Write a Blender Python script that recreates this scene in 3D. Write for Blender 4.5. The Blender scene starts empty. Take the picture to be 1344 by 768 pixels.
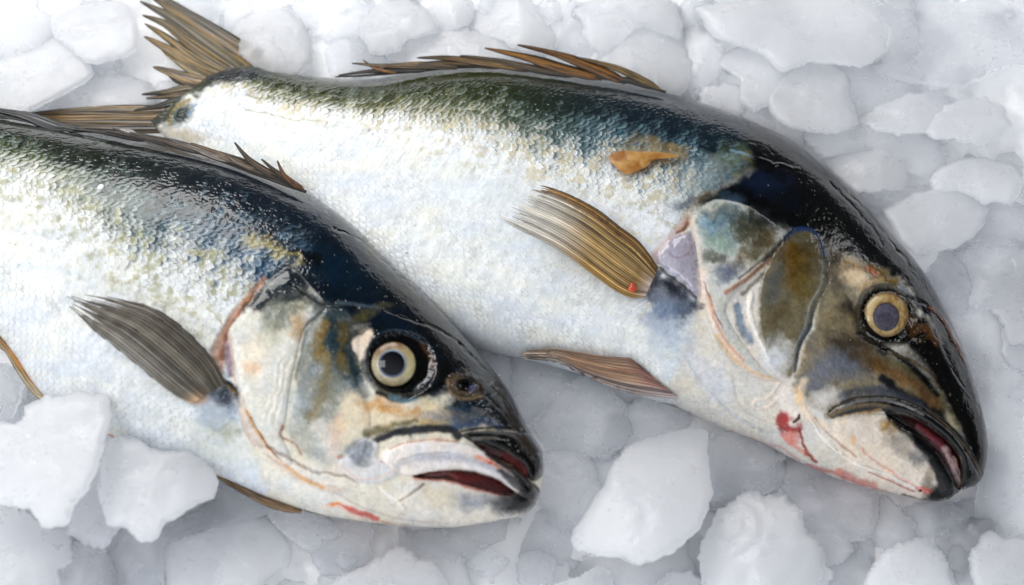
import bpy, math
import numpy as np
from mathutils import Vector

# ------------------------------------------------------------------ scene, camera, projection
C = bpy.context.scene.collection
scene = bpy.context.scene
PITCH = math.radians(62.0)
DIST = 30.0
CAM = Vector((0.0, -DIST * math.cos(PITCH), DIST * math.sin(PITCH)))
fwd = np.array([0.0, math.cos(PITCH), -math.sin(PITCH)])
upv = np.array([0.0, math.sin(PITCH), math.cos(PITCH)])
rgt = np.array([1.0, 0.0, 0.0])
CAMN = np.array(CAM)

def P(px, py, z):
    """point of the photograph (1344x768 pixels) laid out at height z over the ice bed"""
    px = np.asarray(px, float); py = np.asarray(py, float); z = np.asarray(z, float)
    px, py, z = np.broadcast_arrays(px, py, z)
    d = fwd + (px[..., None] - 672) / 3000.0 * rgt - (py[..., None] - 384) / 3000.0 * upv
    t = (z - CAMN[2]) / d[..., 2]
    return CAMN + d * t[..., None]

def lin(c):
    c = np.asarray(c, float) / 255.0
    return np.where(c <= .04045, c / 12.92, ((c + .055) / 1.055) ** 2.4)

def sm(a, b, x):
    t = np.clip((x - a) / (b - a), 0, 1)
    return t * t * (3 - 2 * t)

# ------------------------------------------------------------------ noise
def _h(ix, iy, s):
    n = (ix.astype(np.int64) * 374761393 + iy.astype(np.int64) * 668265263 + s * 1442695041) & 0xFFFFFFFF
    n = ((n ^ (n >> 13)) * 1274126177) & 0xFFFFFFFF
    return ((n ^ (n >> 16)) & 0xFFFF) / 65535.0

def vn(x, y, s=0):
    ix = np.floor(x); iy = np.floor(y); fx = x - ix; fy = y - iy
    fx = fx * fx * fx * (fx * (fx * 6 - 15) + 10); fy = fy * fy * fy * (fy * (fy * 6 - 15) + 10)
    a = _h(ix, iy, s); b = _h(ix + 1, iy, s); c = _h(ix, iy + 1, s); d = _h(ix + 1, iy + 1, s)
    return (a + (b - a) * fx) * (1 - fy) + (c + (d - c) * fx) * fy

def fbm(x, y, s=0, o=4):
    r = 0; a = .5; t = 0
    for k in range(o):
        r = r + a * vn(x, y, s + k * 17); t += a; a *= .55
        x, y = x * 1.9 + y * .45 + 7.3, y * 1.9 - x * .45 + 3.1
    return r / t

# ------------------------------------------------------------------ curves
def crom(pts, n, closed=False):
    p = np.asarray(pts, float); m = len(p)
    if closed:
        t = np.arange(n) / n * m; i = np.floor(t).astype(int); f = (t - i)[:, None]
        g = lambda k: p[(i + k) % m]
    else:
        t = np.linspace(0, m - 1, n); i = np.minimum(np.floor(t).astype(int), m - 2); f = (t - i)[:, None]
        g = lambda k: p[np.clip(i + k, 0, m - 1)]
    a, b, c, d = g(-1), g(0), g(1), g(2)
    return .5 * (2 * b + (c - a) * f + (2 * a - 5 * b + 4 * c - d) * f ** 2 + (3 * b - a - 3 * c + d) * f ** 3)

def sd_line(X, Y, pts):
    """distance to a polyline and the position (0..1) of the nearest point on it"""
    q = crom(pts, max(2, len(pts) * 5)) if len(pts) > 2 else np.asarray(pts, float)
    best = np.full(X.shape, 1e9); bt = np.zeros(X.shape); m = len(q) - 1
    for k in range(m):
        ax, ay = q[k]; bx, by = q[k + 1]; dx, dy = bx - ax, by - ay
        L = dx * dx + dy * dy + 1e-9
        t = np.clip(((X - ax) * dx + (Y - ay) * dy) / L, 0, 1)
        d = (X - ax - t * dx) ** 2 + (Y - ay - t * dy) ** 2
        w = d < best
        best = np.where(w, d, best); bt = np.where(w, (k + t) / m, bt)
    return np.sqrt(best), bt

def sd_poly(X, Y, pts, smooth=True):
    """signed distance to a closed outline, negative inside"""
    q = crom(pts, len(pts) * 5, True) if smooth else np.asarray(pts, float)
    best = np.full(X.shape, 1e9); ins = np.zeros(X.shape, bool); m = len(q)
    for k in range(m):
        ax, ay = q[k]; bx, by = q[(k + 1) % m]; dx, dy = bx - ax, by - ay
        L = dx * dx + dy * dy + 1e-9
        t = np.clip(((X - ax) * dx + (Y - ay) * dy) / L, 0, 1)
        best = np.minimum(best, (X - ax - t * dx) ** 2 + (Y - ay - t * dy) ** 2)
        if abs(dy) > 1e-9:
            c = ((ay > Y) != (by > Y)) & (X < (bx - ax) * (Y - ay) / dy + ax)
            ins ^= c
    d = np.sqrt(best)
    return np.where(ins, -d, d)

# ------------------------------------------------------------------ meshes
def grid_faces(nu, nv, closed_v=False):
    i = np.arange(nu - 1)[:, None]; j = np.arange(nv if closed_v else nv - 1)[None, :]
    a = i * nv + j; b = i * nv + (j + 1) % nv; c = (i + 1) * nv + (j + 1) % nv; d = (i + 1) * nv + j
    return np.stack([a, b, c, d], -1).reshape(-1, 4)

def mesh_obj(name, V, F, mat, parent=None, attrs=None, uv=None, smooth=True):
    V = np.asarray(V, np.float32).reshape(-1, 3); F = np.asarray(F, np.int32)
    me = bpy.data.meshes.new(name)
    me.vertices.add(len(V)); me.vertices.foreach_set('co', V.ravel())
    k = F.shape[1]
    me.loops.add(F.size); me.loops.foreach_set('vertex_index', F.ravel())
    me.polygons.add(len(F)); me.polygons.foreach_set('loop_start', np.arange(0, F.size, k, dtype=np.int32))
    me.polygons.foreach_set('use_smooth', np.full(len(F), smooth))
    me.update(calc_edges=True); me.validate()
    for an, av in (attrs or {}).items():
        av = np.asarray(av, np.float32)
        if av.ndim == 2:
            at = me.attributes.new(an, 'FLOAT_COLOR', 'POINT')
            at.data.foreach_set('color', np.concatenate([av, np.ones((len(av), 1), np.float32)], 1).ravel())
        else:
            at = me.attributes.new(an, 'FLOAT', 'POINT'); at.data.foreach_set('value', av.ravel())
    o = bpy.data.objects.new(name, me); C.objects.link(o)
    if mat: me.materials.append(mat)
    if parent is not None:
        o.parent = parent
        o.matrix_parent_inverse = parent.matrix_world.inverted()
        if parent.type == 'EMPTY':
            o.matrix_parent_inverse = __import__('mathutils').Matrix.Translation(-parent.location)
    return o

def sub(V, F, keep):
    """keep only some faces of a mesh; returns vertices, faces and the index of the kept vertices"""
    Fk = F[keep]; idx = np.unique(Fk); rm = np.full(len(V), -1); rm[idx] = np.arange(len(idx))
    return V[idx], rm[Fk], idx

def thing(name, label, cat, loc):
    o = bpy.data.objects.new(name, None); C.objects.link(o)
    o.location = loc; o['label'] = label; o['category'] = cat; o.empty_display_size = .2
    return o

# ------------------------------------------------------------------ materials
def nmat(name):
    m = bpy.data.materials.new(name); m.use_nodes = True
    nt = m.node_tree; b = nt.nodes['Principled BSDF']
    return m, nt, b

def attr_node(nt, n):
    a = nt.nodes.new('ShaderNodeAttribute'); a.attribute_name = n; return a

def skin_mat(name, coat=.8, bump=.25, sss=0.0, crough=.11, fine=30.):
    m, nt, b = nmat(name); L = nt.links
    a = attr_node(nt, 'col'); r = attr_node(nt, 'rough'); g = attr_node(nt, 'wet')
    L.new(a.outputs['Color'], b.inputs['Base Color']); L.new(r.outputs['Fac'], b.inputs['Roughness'])
    L.new(g.outputs['Fac'], b.inputs['Coat Weight'])
    b.inputs['Coat Roughness'].default_value = crough; b.inputs['Coat IOR'].default_value = 1.38
    b.inputs['IOR'].default_value = 1.36; b.inputs['Specular IOR Level'].default_value = .12
    tc = nt.nodes.new('ShaderNodeTexCoord')
    n1 = nt.nodes.new('ShaderNodeTexNoise'); n1.inputs['Scale'].default_value = fine; n1.inputs['Detail'].default_value = 4
    L.new(tc.outputs['Object'], n1.inputs['Vector'])
    bp = nt.nodes.new('ShaderNodeBump'); bp.inputs['Strength'].default_value = bump; bp.inputs['Distance'].default_value = .01
    L.new(n1.outputs['Fac'], bp.inputs['Height']); L.new(bp.outputs['Normal'], b.inputs['Normal'])
    n2 = nt.nodes.new('ShaderNodeTexNoise'); n2.inputs['Scale'].default_value = 5; n2.inputs['Detail'].default_value = 3
    L.new(tc.outputs['Object'], n2.inputs['Vector'])
    bp2 = nt.nodes.new('ShaderNodeBump'); bp2.inputs['Strength'].default_value = .35; bp2.inputs['Distance'].default_value = .03
    L.new(n2.outputs['Fac'], bp2.inputs['Height']); L.new(bp2.outputs['Normal'], b.inputs['Coat Normal'])
    if sss:
        b.inputs['Subsurface Weight'].default_value = sss
        b.inputs['Subsurface Radius'].default_value = (1, .6, .5); b.inputs['Subsurface Scale'].default_value = .12
    return m

def fin_mat(name):
    m, nt, b = nmat(name); L = nt.links
    a = attr_node(nt, 'col'); al = attr_node(nt, 'alpha')
    L.new(a.outputs['Color'], b.inputs['Base Color']); L.new(al.outputs['Fac'], b.inputs['Alpha'])
    b.inputs['Roughness'].default_value = .38; b.inputs['Coat Weight'].default_value = .35
    b.inputs['Coat Roughness'].default_value = .12
    tr = nt.nodes.new('ShaderNodeBsdfTranslucent'); mx = nt.nodes.new('ShaderNodeMixShader'); mx.inputs[0].default_value = .22
    L.new(a.outputs['Color'], tr.inputs['Color'])
    out = nt.nodes['Material Output']
    # translucency mixed in only where the fin is opaque
    mu = nt.nodes.new('ShaderNodeMath'); mu.operation = 'MULTIPLY'; mu.inputs[1].default_value = .22
    L.new(al.outputs['Fac'], mu.inputs[0]); L.new(mu.outputs[0], mx.inputs[0])
    L.new(b.outputs[0], mx.inputs[1]); L.new(tr.outputs[0], mx.inputs[2]); L.new(mx.outputs[0], out.inputs['Surface'])
    return m

def eye_mat(name):
    m, nt, b = nmat(name); L = nt.links
    a = attr_node(nt, 'col'); L.new(a.outputs['Color'], b.inputs['Base Color'])
    b.inputs['Roughness'].default_value = .12; b.inputs['Coat Weight'].default_value = .3; b.inputs['Coat Roughness'].default_value = .03; b.inputs['Specular IOR Level'].default_value = .08
    return m

def ice_mat(name, col, trans, rough, sss, bump=.22, radius=.6, glow=.4):
    m, nt, b = nmat(name); L = nt.links
    b.inputs['IOR'].default_value = 1.31
    b.inputs['Transmission Weight'].default_value = trans
    b.inputs['Subsurface Weight'].default_value = sss
    b.inputs['Subsurface Radius'].default_value = (.9, .97, 1.0); b.inputs['Subsurface Scale'].default_value = radius
    b.inputs['Coat Weight'].default_value = .9; b.inputs['Coat Roughness'].default_value = .07; b.inputs['Coat IOR'].default_value = 1.33
    tc = nt.nodes.new('ShaderNodeTexCoord')
    def noise(s, d=5, r=.6):
        n = nt.nodes.new('ShaderNodeTexNoise'); n.inputs['Scale'].default_value = s; n.inputs['Detail'].default_value = d
        n.inputs['Roughness'].default_value = r; L.new(tc.outputs['Object'], n.inputs['Vector']); return n
    n1 = noise(1.3); n2 = noise(9, 8, .7); n3 = noise(2.6, 3)
    cr = nt.nodes.new('ShaderNodeValToRGB'); cr.color_ramp.elements[0].position = .3; cr.color_ramp.elements[1].position = .7
    c = np.array(col); cr.color_ramp.elements[0].color = (*(c * .965), 1); cr.color_ramp.elements[1].color = (*np.minimum(c * 1.02, .985), 1)
    L.new(n1.outputs['Fac'], cr.inputs[0]); L.new(cr.outputs[0], b.inputs['Base Color'])
    mr = nt.nodes.new('ShaderNodeMapRange'); mr.inputs['From Min'].default_value = .35; mr.inputs['From Max'].default_value = .65
    mr.inputs['To Min'].default_value = rough * .6; mr.inputs['To Max'].default_value = rough * 1.4
    L.new(n3.outputs['Fac'], mr.inputs[0]); L.new(mr.outputs[0], b.inputs['Roughness'])
    bp = nt.nodes.new('ShaderNodeBump'); bp.inputs['Strength'].default_value = bump; bp.inputs['Distance'].default_value = .04
    L.new(n2.outputs['Fac'], bp.inputs['Height'])
    bp2 = nt.nodes.new('ShaderNodeBump'); bp2.inputs['Strength'].default_value = .4; bp2.inputs['Distance'].default_value = .10
    L.new(n3.outputs['Fac'], bp2.inputs['Height']); L.new(bp.outputs['Normal'], bp2.inputs['Normal'])
    L.new(bp2.outputs['Normal'], b.inputs['Normal']); L.new(bp2.outputs['Normal'], b.inputs['Coat Normal'])
    tr = nt.nodes.new('ShaderNodeBsdfTranslucent'); tr.inputs['Color'].default_value = (.95, .96, .98, 1)
    mx = nt.nodes.new('ShaderNodeMixShader'); mx.inputs[0].default_value = glow
    L.new(b.outputs[0], mx.inputs[1]); L.new(tr.outputs[0], mx.inputs[2]); L.new(mx.outputs[0], nt.nodes['Material Output'].inputs['Surface'])
    return m
# ------------------------------------------------------------------ a fish lying on its side
K = 100.0   # pixels of the photograph per scene unit

class Fish:
    def __init__(s, root, pairs, zmid, seed, step=1.35):
        s.root = root; s.zmid = zmid; s.seed = seed
        p = np.array([q[:4] for q in pairs], float); T = np.array([q[4] for q in pairs], float)
        n = 4000
        D = crom(p[:, :2], n); Vv = crom(p[:, 2:], n)
        Tt = np.clip(crom(np.stack([T, T], 1), n)[:, 0], 0, None)
        M = (D + Vv) / 2
        seg = np.maximum(np.linalg.norm(np.diff(D, axis=0), axis=1), np.linalg.norm(np.diff(Vv, axis=0), axis=1))
        cum = np.r_[0, np.cumsum(seg)]
        um = np.r_[0, np.cumsum(np.linalg.norm(np.diff(M, axis=0), axis=1))]
        nu = int(cum[-1] / step)
        tq = np.linspace(0, cum[-1], nu); f = lambda a: np.interp(tq, cum, a)
        D = np.stack([f(D[:, 0]), f(D[:, 1])], 1); Vv = np.stack([f(Vv[:, 0]), f(Vv[:, 1])], 1)
        T = f(Tt); U = f(um)
        W = np.linalg.norm(D - Vv, axis=1)
        nt = int(W.max() * math.pi / 2 / step)
        th = np.linspace(0, math.pi, nt); c = (1 - np.cos(th)) / 2
        s.nu, s.nt = nu, nt
        s.X = (D[:, None, 0] * (1 - c) + Vv[:, None, 0] * c).ravel(); s.Y = (D[:, None, 1] * (1 - c) + Vv[:, None, 1] * c).ravel()
        s.c = np.broadcast_to(c, (nu, nt)).ravel().copy(); s.u = np.broadcast_to(U[:, None], (nu, nt)).ravel().copy()
        s.W = np.broadcast_to(W[:, None], (nu, nt)).ravel().copy(); s.v = s.c * s.W
        prof = (1 - np.abs(2 * c - 1) ** 2.3) ** .5
        s.Z = (T[:, None] * prof).ravel(); s.Z0 = s.Z.copy()
        nb = 60; tb = np.linspace(0, math.pi, nb); cb = (1 - np.cos(tb)) / 2
        s.back = (D, Vv, T, cb)
        N = len(s.X)
        s.col = np.zeros((N, 3)); s.R = np.full(N, .35); s.G = np.full(N, .6)
        x, y = s.X, s.Y
        s.wx = fbm(x / 13, y / 13, seed + 1, 5) - .5; s.wy = fbm(x / 13, y / 13, seed + 2, 5) - .5
        s.n1 = fbm(x / 40, y / 40, seed + 3, 4); s.n2 = fbm(x / 7, y / 7, seed + 4, 3); s.n3 = fbm(x / 2.6, y / 2.6, seed + 5, 2)
        s.nm = .38 * s.n2 + .34 * fbm(x / 17, y / 17, seed + 6, 4) + .28 * s.n3; s.nl = fbm(x / 19, y / 19, seed + 7, 3)
        # raster of the undisturbed surface height
        s.rast = {}
    def zs(s, x, y):
        """height of the flank under a pixel"""
        if not len(s.rast):
            k = 6; x0, y0 = s.X.min(), s.Y.min()
            ix = ((s.X - x0) / k).astype(int); iy = ((s.Y - y0) / k).astype(int)
            A = np.full((ix.max() + 2, iy.max() + 2), -1.); A[ix, iy] = s.Z0
            s.rast = dict(A=A, x0=x0, y0=y0, k=k)
        r = s.rast; A = r['A']
        def g(fx, fy):
            i = np.clip(fx.astype(int), 0, A.shape[0] - 1); j = np.clip(fy.astype(int), 0, A.shape[1] - 1)
            return np.maximum(A[i, j], 0)
        x = np.asarray(x, float); y = np.asarray(y, float)
        fx = (x - r['x0']) / r['k'] - .5; fy = (y - r['y0']) / r['k'] - .5
        fx = np.clip(fx, 0, None); fy = np.clip(fy, 0, None)
        ax = fx - np.floor(fx); ay = fy - np.floor(fy)
        z = g(fx, fy) * (1 - ax) * (1 - ay) + g(fx + 1, fy) * ax * (1 - ay) + g(fx, fy + 1) * (1 - ax) * ay + g(fx + 1, fy + 1) * ax * ay
        return s.zmid + z
    # --- paint / relief operations in the plane of the flank
    def _mask(s, kind, geo, soft, warp, pad):
        pts = np.asarray(geo if kind != 'b' else [(geo[0] - max(geo[2:4]), geo[1] - max(geo[2:4])), (geo[0] + max(geo[2:4]), geo[1] + max(geo[2:4]))], float)
        lo = pts.min(0) - pad; hi = pts.max(0) + pad
        idx = np.nonzero((s.X > lo[0]) & (s.X < hi[0]) & (s.Y > lo[1]) & (s.Y < hi[1]))[0]
        x = s.X[idx] + s.wx[idx] * warp * 3.4; y = s.Y[idx] + s.wy[idx] * warp * 3.4
        return idx, x, y
    def blob(s, x, y, rx, ry, rot, col=None, a=1, soft=.5, dh=0, rough=None, wet=None, warp=3, grain=0):
        idx, px, py = s._mask('b', (x, y, rx, ry), 0, warp, 12 + warp)
        cr, sr = math.cos(math.radians(rot)), math.sin(math.radians(rot))
        dx, dy = px - x, py - y
        d = np.sqrt(((dx * cr + dy * sr) / rx) ** 2 + ((-dx * sr + dy * cr) / ry) ** 2)
        s._put(idx, (1 - sm(1 - soft, 1.0 + soft * .15, d)) ** .62, col, a, dh, rough, wet, grain)
    def line(s, pts, w0, w1=None, col=None, a=1, soft=2, dh=0, rough=None, wet=None, warp=1.5, grain=0, taper=False):
        w1 = w0 if w1 is None else w1
        idx, x, y = s._mask('l', pts, soft, warp, max(w0, w1) + soft + warp * 2 + 3)
        d, t = sd_line(x, y, pts); w = w0 + (w1 - w0) * t
        if taper: w = w * np.sin(np.clip(t, .02, .98) * math.pi) ** .6
        s._put(idx, 1 - sm(w / 2 - soft / 2, w / 2 + soft / 2 + .3, d), col, a, dh, rough, wet, grain)
    def poly(s, pts, col=None, a=1, soft=4, dh=0, rough=None, wet=None, warp=2.5, grain=0, smooth=True):
        idx, x, y = s._mask('p', pts, soft, warp, soft + warp * 2 + 6)
        d = sd_poly(x, y, pts, smooth)
        s._put(idx, 1 - sm(-soft / 2, soft / 2, d), col, a, dh, rough, wet, grain)
    def dome(s, pts, h, edge):
        """raise a plate or lip: steep at its outline, rounded over 'edge' pixels"""
        idx, x, y = s._mask('p', pts, 0, .5, 6); d = sd_poly(x, y, pts)
        t = np.clip(-d / edge, 0, 1); s.Z[idx] += h * np.sqrt(1 - (1 - t) ** 2) / K
    def _put(s, idx, m, col, a, dh, rough, wet, grain):
        nm = s.nm[idx]; m = np.clip(m + (nm - .5) * 3.4 * m * (1 - m), 0, 1)
        if np.isscalar(dh) and dh != 0 and abs(dh) < 5: dh = dh * np.clip(-.1 + 1.3 * s.nl[idx], 0, 1)
        if grain: m = m * np.clip(1 - grain + grain * 2.2 * (s.n2[idx] * .6 + s.n3[idx] * .4) , 0, 1)
        if not (np.isscalar(dh) and dh == 0): s.Z[idx] += m * dh / K
        m = m * a
        if col is not None: s.col[idx] += (lin(col) - s.col[idx]) * m[:, None]
        if rough is not None: s.R[idx] += (rough - s.R[idx]) * m
        if wet is not None: s.G[idx] += (wet - s.G[idx]) * m
    # --- scales
    def scales(s, head_poly, su=8.0, sv=8.6, amp_back=.8, amp_flank=.85, cdark=.25, soft=30, sheen=.13):
        wa = fbm(s.X / 30, s.Y / 30, s.seed + 9, 3) - .5; wb = fbm(s.X / 30, s.Y / 30, s.seed + 10, 3) - .5
        w2 = fbm(s.X / 9, s.Y / 9, s.seed + 11, 3) - .5
        u = s.u + wa * 11 + w2 * 2.2
        v = s.v + wb * 12 + w2 * 1.5
        u = u + s.W * (np.minimum(s.c, cdark) * .95 + np.maximum(s.c - cdark, 0) * .12)
        row = np.floor(v / sv); vf = v / sv - row - .5
        a = u / su + .5 * (row % 2) + 1.5 * vf * vf
        ia = np.floor(a); ph = a - ia                       # 0 at the free (rear) edge, 1 at the front
        rnd = _h(ia, row, s.seed + 20); rnd2 = _h(ia, row, s.seed + 21)
        h = (1 - ph) ** 1.2 * sm(0, .2, ph) * (.6 + .7 * rnd) * (1 - .6 * (2 * np.abs(vf)) ** 3)
        hd = sd_poly(s.X, s.Y, head_poly); on = sm(0, soft, hd + s.wx * 24); s.onscale = on
        k = np.clip(s.c / cdark, 0, 1.6)
        amp = np.where(k < 1, amp_back, amp_back + (amp_flank - amp_back) * np.clip((k - 1) / .6, 0, 1))
        lo = sheen * (.7 + .6 * s.n1)
        patch = .35 + 1.1 * s.n1
        amp = amp * (.12 + .88 * sm(lo * .6, lo * 1.5, s.c)) * (1 - .75 * sm(.86, .97, s.c)) * patch
        s.Z += h * amp * on / K
        s.ph, s.rnd, s.rnd2, s.sh = ph, rnd, rnd2, h
        # slack skin: shallow wrinkles running across the flank
        wr = fbm(s.u / 20 + s.v / 90, s.v / 55, s.seed + 31, 4) - .5
        s.Z += wr * 2.6 / K * on * sm(.12, .32, s.c)
        wr2 = fbm(s.u / 5 - s.v / 22, s.v / 14, s.seed + 33, 3) - .5
        s.Z += wr2 * .35 / K * on * sm(.25, .45, s.c)
        # fine cracks in the wet sheen of the back
        cr = np.abs(fbm(s.u / 16 + s.v / 5, s.v / 7, s.seed + 35, 3) - .5)
        s.Z -= (1 - sm(.0, .03, cr)) * .7 / K * on * (1 - sm(.15, .3, s.c)) * sm(.02, .06, s.c)
        return on
    def finish(s, head_amp=.30, body_amp=.07, gam=1.12):
        """uneven pigment everywhere, pores and small painted glints on the head"""
        lum = s.col.mean(1); s.col = np.where((s.onscale < 1)[:, None], s.col ** (1 + (gam - 1) * (1 - s.onscale))[:, None], s.col)
        a = head_amp * (1 - .45 * sm(.25, .6, lum)); a = a + (body_amp - a) * s.onscale
        n5 = fbm(s.X / 9, s.Y / 9, s.seed + 60, 5) - .5; n6 = fbm(s.X / 3, s.Y / 3, s.seed + 61, 3) - .5
        n7 = fbm(s.X / 22, s.Y / 22, s.seed + 62, 4) - .5
        L = 1 + a * (n5 * 2.2 + n6 * 2.0)
        s.col = np.clip(s.col * L[:, None] * (1 + a[:, None] * n7[:, None] * np.array([.9, .25, -.9])), 0, .92)
        s.Z += (n5 * .8 + n6 * .5) / K * (1 - s.onscale) * sm(.01, .08, s.c)
        sp = (fbm(s.X / 1.7, s.Y / 1.7, s.seed + 63, 2) > .885) * (1 - s.onscale) * sm(.05, .2, n7)
        s.col += (lin((210, 214, 216)) - s.col) * (sp * .4)[:, None]  # wet glints painted into the colour as tiny pale specks
        pp = (fbm(s.X / 1.9 + 50, s.Y / 1.9, s.seed + 64, 2) > .80) * (1 - s.onscale) * sm(-.1, .1, n5)
        s.col *= (1 - .3 * pp)[:, None]
        rg = np.random.RandomState(s.seed)
        for q in range(70):                                # beads of melt water
            i = rg.randint(len(s.X)); r = 1.3 + 1.8 * rg.rand() ** 2
            if .1 < s.c[i] < .93: s.blob(s.X[i], s.Y[i], r, r * (.7 + .3 * rg.rand()), rg.rand() * 180, None, 1, .9, dh=6 * r / 3, rough=.05, wet=1, warp=0)
        # film of water pooled unevenly
        s.R = np.clip(s.R + (n5 * .35) , .08, .8)
    def build(s, mat, pieces):
        """body mesh; pieces = [(name, outline)] are cut out as parts of their own"""
        V = P(s.X, s.Y, s.zmid + s.Z)
        F = grid_faces(s.nu, s.nt)
        D, Vv, T, cb = s.back; nb = len(cb)
        xb = D[:, None, 0] * (1 - cb) + Vv[:, None, 0] * cb; yb = D[:, None, 1] * (1 - cb) + Vv[:, None, 1] * cb
        zb = s.zmid - T[:, None] * .8 * (1 - np.abs(2 * cb - 1) ** 2.3) ** .5
        Vb = P(xb.ravel(), yb.ravel(), zb.ravel()); Fb = grid_faces(s.nu, nb)[:, ::-1] + len(V)
        colb = np.repeat(s.col.reshape(s.nu, s.nt, 3)[:, np.minimum((np.linspace(0, 1, nb) * (s.nt - 1)).astype(int), s.nt - 1)].reshape(-1, 3)[None], 1, 0)[0]
        fx = s.X[F].mean(1); fy = s.Y[F].mean(1); left = np.ones(len(F), bool)
        A = dict(col=s.col, rough=s.R, wet=s.G); made = {}
        for nm, pts in pieces:
            idx = np.nonzero(left & (fx > min(p[0] for p in pts) - 9) & (fx < max(p[0] for p in pts) + 9) & (fy > min(p[1] for p in pts) - 9) & (fy < max(p[1] for p in pts) + 9))[0]
            k = idx[sd_poly(fx[idx], fy[idx], pts) < 0]; left[k] = False
            v, f, ii = sub(V, F, k); made[nm] = (v, f, {q: w[ii] for q, w in A.items()})
        v, f, ii = sub(V, F, left)
        Vall = np.concatenate([v, Vb]); Fall = np.concatenate([f, Fb - len(V) + len(v)])
        At = dict(col=np.concatenate([s.col[ii], colb]), rough=np.concatenate([s.R[ii], np.full(len(Vb), .4)]), wet=np.concatenate([s.G[ii], np.full(len(Vb), .3)]))
        body = mesh_obj('body', Vall, Fall, mat, s.root, At)
        for nm, (v, f, at) in made.items():
            made[nm] = mesh_obj(nm, v, f, mat, s.root, at)
        return body, made

# ------------------------------------------------------------------ fins
def fan_fin(name, parent, mat, E0, E1, rays, zf, colf, alphaf=None, rag=.12, seed=0, ridge=1.1, nr=110, per=9, thick=0):
    """E0, E1: edges of the fin from its base to its tip; rays run between them"""
    nq = rays * per + 1
    r = np.linspace(0, 1, nr)[:, None]; q = np.linspace(0, 1, nq)[None, :]
    rng = np.random.RandomState(seed)
    Lr = 1 - rag * rng.rand(rays + 2)
    qi = q * rays; k = np.floor(qi).astype(int).clip(0, rays - 1); fr = qi - k
    L = Lr[k]                                             # each ray has its own length
    notch = (np.abs(fr - .5) * 2) ** 2.5                  # the web between rays is shorter
    L = L * (1 - notch * rag * (.5 + rng.rand(rays + 2)[k] * .9))
    rr = r * L
    A = crom(E0, 400); B = crom(E1, 400)
    def ev(Cv, t):
        x = np.interp(t, np.linspace(0, 1, 400), Cv[:, 0]); y = np.interp(t, np.linspace(0, 1, 400), Cv[:, 1]); return x, y
    ax, ay = ev(A, rr); bx, by = ev(B, rr)
    wob = (rng.rand(rays + 2)[k] - .5) * .25 / rays * rr
    qq = q + wob
    x = ax + (bx - ax) * qq; y = ay + (by - ay) * qq
    jit = (fbm(rr * 6 + q * 0, qi * .7, seed, 3) - .5) * 3 * rr
    x = x + jit * .4; y = y + jit
    z = zf(x, y, rr, q) + ridge * (np.cos((fr - .5) * 2 * math.pi) * .5 + .25 * np.cos(rr * 60)) * (1 - .5 * rr) / K
    V = P(x, y, z).reshape(-1, 3); F = grid_faces(nr, nq)
    n = fbm(qi * 3.1, rr * 5, seed + 5, 3); n2 = fbm(x / 6, y / 6, seed + 6, 3)
    col = colf(rr, q + 0 * r, fr + 0 * r, n, n2, k + 0 * rr)
    tone = (.6 + .75 * rng.rand(rays + 2)[k]) * (.8 + .4 * fbm(qi * 1.3 + 9, rr * 3, seed + 8, 3)); col = col * (tone ** 1.35)[..., None]
    al = np.ones(x.shape) if alphaf is None else alphaf(rr, q + 0 * r, fr + 0 * r, n)
    o = mesh_obj(name, V, F[:, ::-1], mat, parent, dict(col=col.reshape(-1, 3), alpha=al.ravel()))
    if thick:
        md = o.modifiers.new('Solidify', 'SOLIDIFY'); md.thickness = thick; md.offset = -1
    return o

def mixc(a, b, t):
    return lin(a) + (lin(b) - lin(a)) * np.clip(t, 0, 1)[..., None]

def blades(specs, zf):
    """many tapering, ray-striped spines as one fin: (points base->tip, width at base, colour a, colour b, lift)"""
    VV, FF, CC, o = [], [], [], 0
    for k, (pts, w, ca, cb, lift) in enumerate(specs):
        n, m = 60, 15
        q = crom(pts, n); tg = np.gradient(q, axis=0); tg /= np.linalg.norm(tg, axis=1)[:, None] + 1e-9
        nr = np.stack([-tg[:, 1], tg[:, 0]], 1); t = np.linspace(0, 1, n)[:, None]; a = np.linspace(-1, 1, m)[None, :]
        wd = w * (1 - t ** 2.6) ** .9 * (.8 + .25 * np.sin(np.clip(t * 1.6, 0, 1) * math.pi)) / 2 * (.45 + .55 * sm(0, .14, t)) + .2
        jag = 1 + .22 * (fbm(t * 9 + k * 3, a * 0 + k, 77 + k, 3) - .5) * t
        x = q[:, 0:1] + nr[:, 0:1] * a * wd * jag; y = q[:, 1:2] + nr[:, 1:2] * a * wd * jag
        z = zf(x, y, t, a) + (lift * t + (1 - a * a) * wd * .28 + .5 * np.cos(a * 9 + k)) / K
        f = np.clip(fbm(a * 2.2 + k * 5 + t * .8, t * 3.5, 55 + k, 4) * 2 - .5, 0, 1)
        edge = sm(.55, 1, np.abs(a)) * .75 + sm(.8, 1, t) * .6
        c = mixc(ca, cb, f * (1 - np.clip(edge, 0, 1)))
        lines = sm(.5, .95, np.abs(np.sin(a * 7 + f * 2)))[..., None] * .6
        c = c * (1 - lines)
        VV.append(P(x, y, z).reshape(-1, 3)); FF.append(grid_faces(n, m) + o); CC.append(c.reshape(-1, 3)); o += n * m
    V = np.concatenate(VV); return V, np.concatenate(FF), np.concatenate(CC)

def blade_fin(name, parent, mat, specs, zf, thick=.012):
    V, F, Cc = blades(specs, zf)
    o = mesh_obj(name, V, F[:, ::-1], mat, parent, dict(col=Cc, alpha=np.ones(len(V))))
    md = o.modifiers.new('Solidify', 'SOLIDIFY'); md.thickness = thick; md.offset = 0
    return o

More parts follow.
